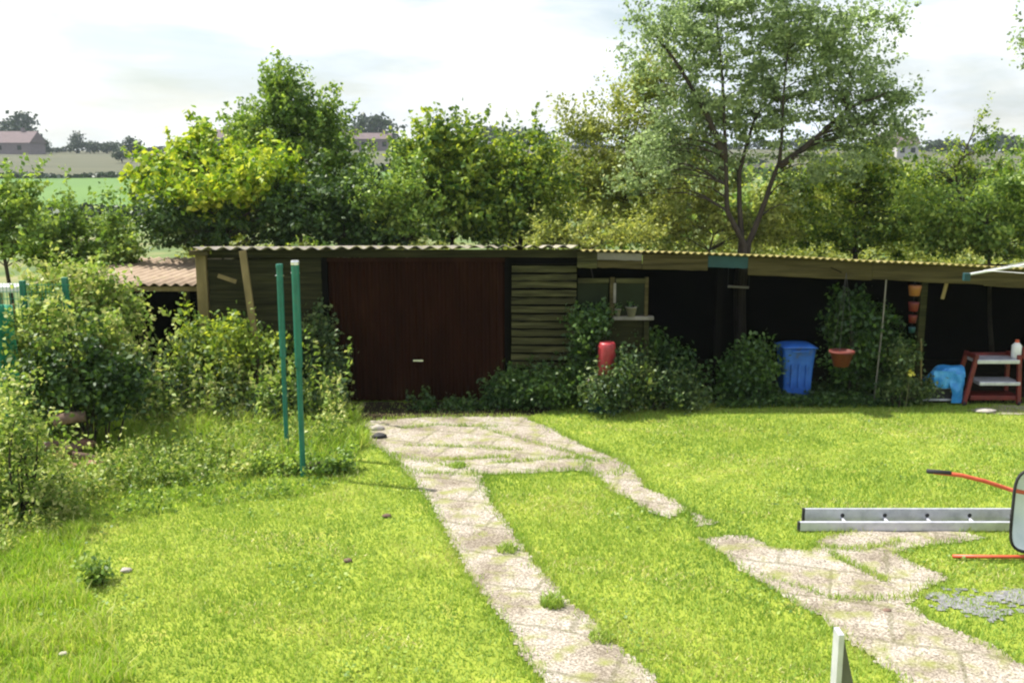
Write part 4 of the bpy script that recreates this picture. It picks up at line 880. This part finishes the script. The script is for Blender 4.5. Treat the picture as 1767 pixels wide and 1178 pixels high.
# black crate barrow with blue sheet
c = G(1620, 697); Y0 = c.y; x0, x1 = P(1592, 680, Y0).x, P(1648, 680, Y0).x; zc = P(1620, 668, Y0).z
cr = empty('black_crate', ((x0+x1)/2, Y0, 0), 'black plastic crate with grey rim under the blue sheet', 'crate')
MB().box((x0, Y0, .03), (x1, Y0+.3, zc)).build('body', M['rubber'], cr, bevel=.012)
MB().box((x0-.03, Y0-.04, .06), (x1+.0, Y0-.005, .085)).box((x0-.01, Y0-.015, zc-.02), (x1+.01, Y0-.003, zc-.0)).build('rim', M['alu'], cr, bevel=.003)
for x in (x0+.03, x1-.09): MB().box((x, Y0+.02, 0), (x+.06, Y0+.26, .028)).build('foot', M['rubber'], cr)
bs = MB(); ux0, ux1 = P(1606,650,Y0).x, P(1661,650,Y0).x; ztp = P(1630, 636, Y0).z
def sheetfn(u, v):
    # draped crumple: an arch over the crate with a tail hanging to the ground at the right
    a = u*pi*1.0; x = ux0+(ux1-ux0)*u; top = zc+.02+(ztp-zc)*max(0, sin(min(u*1.25, 1)*pi*.5+.25))**.8
    if u > .72: top = top*(1-(u-.72)/.28*.0)
    y = Y0-.05+.34*v; edge = abs(v-.5)*2; z = top - (edge**4)*.12
    nn = noise.noise_vector(Vector((x*7, y*7, z*5)))*.05
    return (x+nn.x, y+nn.y, max(.02, z+nn.z*.8))
bs.quadgrid(sheetfn, 26, 20)
def tailfn(u, v):
    x = ux1-.19+.19*u; z = .04+(ztp-.1)*v; y = Y0-.07-.03*sin(u*pi); nn = noise.noise_vector(Vector((x*8, z*6, 2)))*.045
    return (x+nn.x, y+nn.y, z)
bs.quadgrid(tailfn, 10, 16)
def leftfn(u, v):
    x = ux0+.01+(ux1-ux0-.15)*u; z = zc+(ztp-zc-.02)*v; y = Y0-.06+.02*sin(u*9); nn = noise.noise_vector(Vector((x*8, z*6, 5)))*.04
    return (x+nn.x, y+nn.y, z)
bs.quadgrid(leftfn, 14, 8)
tag(bs.build('blue_sheet', M['cyan'], smooth=False, thick=.006), 'crumpled light blue plastic sheet draped over the black crate', 'plastic sheet')
# red trolley with grey shelves
def trolley():
    Y = 14.2; xa, xb = P(1684,650,Y).x, P(1752,650,Y).x; z1, z2 = P(1715,623,Y).z, P(1715,660,Y).z; zt = P(1690,612,Y).z
    root = empty('red_trolley', ((xa+xb)/2, Y, 0), 'dark red metal trolley with two grey shelves at the right', 'trolley')
    for x, s in ((xa, -1), (xb, 1)):
        fr = MB(); fr.beam((x+s*.02, Y-.02, zt), (x+s*(.17 if s < 0 else .05), Y-.06, .03), .06, .05, up=(0,1,0)); fr.beam((x+s*.02, Y+.3, zt), (x+s*(.17 if s < 0 else .05), Y+.34, .03), .06, .05, up=(0,1,0)); fr.beam((x+s*.03, Y, zt-.03), (x+s*.03, Y+.3, zt-.03), .05, .06)
        fr.build('side_frame', M['dullred'], root, bevel=.006)
        for dy in (-.05, .33): MB().lathe([(.001,-.02),(.04,-.02),(.045,0),(.04,.02),(.001,.02)], (x+s*(.17 if s < 0 else .05), Y+dy, .045), 16, 'x').build('wheel', M['rubber'], root, smooth=True)
    MB().box((xa-.02, Y-.06, z1-.03), (xb+.02, Y+.3, z1+.03)).build('shelf', M['alu'], root, bevel=.01)
    MB().box((xa+.03, Y-.075, z2-.03), (xb+.05, Y+.3, z2+.025)).build('shelf', M['alu'], root, bevel=.01)
    MB().box((xa-.08, Y-.05, .08), (xb+.06, Y+.3, .15)).build('bottom_tray', M['dullred'], root, bevel=.01)
    MB().beam((xa-.03, Y+.32, zt-.05), (xb+.03, Y+.32, zt-.05), .04, .05).build('rear_rail', M['dullred'], root)
    c = P(1758, 600, Y); can = empty('canister', (c.x+.03, Y+.1, z1+.03), 'white and red canister standing on the red trolley at the frame edge', 'canister')
    hh = P(1758,592,Y).z-z1-.03
    MB().lathe([(.001,0),(.06,0),(.07,.02),(.07,hh*.8),(.03,hh),(.001,hh)], (c.x-.0, Y+.06, z1+.031), 20).build('body', M['white'], can, smooth=True)
    MB().lathe([(.001,hh),(.028,hh),(.028,hh+.04),(.001,hh+.04)], (c.x-.0, Y+.06, z1+.031), 14).build('cap', M['red'], can)
    MB().box((c.x+.07, Y+.0, z1+.031), (c.x+.2, Y+.12, z1+.2)).build('side_tank', M['dullred'], can, bevel=.01)
trolley()
c = G(1700, 712); lump('rubble_lump', (c.x, c.y, 0), .09, 'stone', 'low pale lump of rubble on the ground before the red trolley', 'rubble', seed=9, sc=(1.6,.9,.4))

# rotary clothes dryer whose arm tip reaches into the frame at right
Yc = 11.5; t0 = P(1668, 474, Yc); pole = Vector((P(1905, 470, Yc).x, Yc, 0)); hubz = P(1905, 425, Yc).z
rd = empty('rotary_dryer', pole, 'rotary clothes dryer beyond the frame edge with one pale arm and teal tip showing', 'clothes dryer')
MB().tube([pole, (pole.x, Yc, hubz+.1)], .025, 12).build('pole', M['steel'], rd)
hub = Vector((pole.x, Yc, hubz-.05))
for a in (pi, pi/2, 0, -pi/2):
    d = Vector((cos(a), sin(a), 0)); tip = hub+d*(pole.x-t0.x); tip.z = t0.z
    MB().tube([hub, hub.lerp(tip, .5), tip], .014, 8).build('arm', M['white'], rd)
    MB().box((tip.x-.035, tip.y-.03, tip.z-.07), (tip.x+.035, tip.y+.03, tip.z+.02)).build('arm_tip', M['net'] if False else M['tealboard'], rd, bevel=.005)
for k in (.3, .5, .7, .88):
    pts = [hub.lerp(Vector((pole.x+cos(a)*(pole.x-t0.x), Yc+sin(a)*(pole.x-t0.x), t0.z)), k)+Vector((0,0,.018)) for a in (pi, pi/2, 0, -pi/2, pi)]
    MB().tube(pts, .0035, 5, caps=False).build('line', M['white'], rd)

# ------------------------------------------------------------ ladder
def ladder():
    g0, g1 = G(1378, 915), G(1378, 898)
    Yn = G(1378, 917).y; xL = G(1378, 915).x; xR = xL+3.9; w = .20; Hs = .105
    root = empty('ladder', (xL, Yn, 0), 'aluminium ladder lying on the lawn with round rung ends showing', 'ladder')
    def ustile(y, z0, z1, x0, x1, face, nm='stile'):
        b = MB(); b.box((x0, y-.012, z0), (x1, y+.012, z1)); b.box((x0, y-.012*0+.012*face, z0), (x1, y+.03*face+.0, z0+.008) if face > 0 else (x1, y-.012, z0+.008))
        return b.build(nm, M['alu'], root, bevel=.002)
    ya = Yn; yb = Yn+w
    MB().box((xL, ya-.014, .012), (xR, ya+.014, .10)).box((xL, ya+.0145, .014), (xR, ya+.036, .022)).box((xL, ya+.0145, .088), (xR, ya+.036, .096)).build('stile', M['alu'], root, bevel=.003)
    xb = xL+.1
    MB().box((xb, yb-.014, .012), (xR, yb+.014, 0.012+.152)).build('stile', M['alu'], root, bevel=.003)
    for k in range(15):
        x = xb+.27+k*.415
        if x > xR-.05: break
        if True:
            MB().tube([(x+.1, ya+.0145, .055), (x+.1, yb-.015, .060)], .016, 10, caps=False).build('rung', M['alu'], root, smooth=True)
        MB().lathe([(.001,-.003),(.019,-.003),(.021,0)], (x+.1, yb-.0145, .098), 14, 'y').build('rung_end', M['rubber'], root)
    for (y, h, x) in ((ya, .10, xL), (yb, .165, xb)):
        MB().box((x-.022, y-.018, .008), (x-.0005, y+.018, h+.003)).build('foot_cap', M['rubber'], root, bevel=.003)
ladder()

# ------------------------------------------------------------ wheelbarrow lying on its side, handles to the left
def barrow():
    gl = G(1700, 962); Y = gl.y; sc = Y*1.07/FPX
    def W_(px, py, dy=0): return P(px, py, Y+dy)
    root = empty('wheelbarrow', (W_(1800, 960).x, Y, 0), 'wheelbarrow tipped on its side with red handles and grey tray at the right frame edge', 'wheelbarrow')
    zu = W_(1740,845).z
    # upper handle
    up = [W_(1603,813,.05), W_(1660,820,.05), W_(1700,830,.05), W_(1745,845,.05), W_(1800,856,.08), W_(2060,870,.12)]
    MB().tube(up, [.019]*6, 10).build('upper_handle', M['red'], root, smooth=True)
    gpts = [W_(1600,812.5,.05), W_(1640,816,.05)]
    MB().tube(gpts, .021, 10).build('grip', M['rubber'], root, smooth=True)
    lo = [Vector((W_(1640,956).x, Y-.05, .035)), Vector((W_(1745,956).x, Y-.05, .03)), Vector((W_(2060,956).x, Y+.02, .03))]
    MB().tube(lo, .017, 10).build('lower_handle', M['red'], root, smooth=True)
    # tray: opening faces the viewer, rounded corners
    x0, x1 = W_(1745,880).x, W_(1745,880).x+.86; z0 = .055; z1 = W_(1780,812).z+.03; cx = (x0+x1)/2; cz = (z0+z1)/2; hw = (x1-x0)/2; hz = (z1-z0)/2
    tr = MB(); nn = 40; rings = []
    for (k, dy) in ((1.0, 0.0), (.97, .02), (.80, .18), (.66, .27), (.3, .30), (.001, .30)):
        rr = []
        for i in range(nn):
            a = 2*pi*i/nn; c_, s_ = cos(a), sin(a); e = .38
            rr.append(Vector((cx+hw*k*math.copysign(abs(c_)**e, c_), Y-.02+dy, cz+hz*k*math.copysign(abs(s_)**e, s_))))
        rings.append(rr)
    for rr in rings: tr.v += rr
    for i in range(len(rings)-1):
        for j in range(nn): tr.f.append((i*nn+j, i*nn+(j+1)%nn, (i+1)*nn+(j+1)%nn, (i+1)*nn+j))
    tr.build('tray', M['zinc'], root, smooth=True, thick=.004)
    MB().tube(rings[0]+[rings[0][0]], .014, 8, caps=False).build('rim', M['rubber'], root, smooth=True)
    xw = x1+.24; Rw = .19; zw = cz
    tp_ = [(xw+Rw*cos(a), Y+.14, zw+Rw*sin(a)) for a in np.linspace(0, 2*pi, 29)]
    wh = MB().tube(tp_, .045, 10, caps=False).build('tyre', M['rubber'], root, smooth=True)
    MB().lathe([(.001,-.03),(.05,-.03),(.15,-.012),(.15,.012),(.05,.03),(.001,.03)], (xw, Y+.14, zw), 24, 'y').build('rim_disc', M['red'], root)
    MB().beam((x1-.1, Y+.14, z0+.0), (xw, Y+.14, zw), .03, .03).beam((x1-.1, Y+.14, z1-.0), (xw, Y+.14, zw), .03, .03).build('fork', M['red'], root)
    for z in (z0+.08, z1-.12): MB().tube([(cx+.12, Y+.25, z), (cx+.15, Y+.45, z), (cx+.38, Y+.45, z), (cx+.35, Y+.2, z)], .013, 8).build('leg', M['red'], root, smooth=True)
barrow()

# ------------------------------------------------------------ metal stile end close to the viewer
def near_pole():
    Y = 3.3; t = P(1443, 1092, Y); x0 = t.x; zt = t.z; root = empty('metal_pole', (x0, Y, 0), 'shiny aluminium ladder stile sticking up at the bottom edge of the frame', 'pole')
    MB().box((x0+.006, Y-.012, 0), (x0+.026, Y+.05, zt)).build('stile', M['alu'], root, bevel=.002)
    m = MB(); pr = [(x0+.0262, 0), (x0+.08, 0), (x0+.08, zt-.22), (x0+.03, zt-.02), (x0+.0262, zt-.02)]  # pole's right face turned from the sun, its shade painted as a dark wedge
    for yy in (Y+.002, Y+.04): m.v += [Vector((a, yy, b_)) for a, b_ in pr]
    m.f = [(0,1,2,3,4), (9,8,7,6,5)]+[(i, 5+i, 5+(i+1)%5, (i+1)%5) for i in range(5)]; m.build('shaded_face', M['shademetal'], root, bevel=.002)
    MB().beam((x0+.02, Y-.02, .0), (x0+.02, Y-.02, .03), .14, .1, up=(0,1,0)).build('foot', M['rubber'], root, bevel=.004)
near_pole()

# ------------------------------------------------------------ air
hz, t = newmat('haze_air'); pv = N(t, 'ShaderNodeVolumePrincipled', Density=0.00024, Anisotropy=0.2)
pv.inputs['Color'].default_value = (.78, .88, 1.0, 1); oo = N(t, 'ShaderNodeOutputMaterial'); t.links.new(pv.outputs[0], oo.inputs['Volume'])
ho = MB().box((-720, -15, -6), (720, 1520, 30)).build('haze', hz); tag(ho, kind='stuff', label='thin pale summer haze over the far hillside', cat='haze')
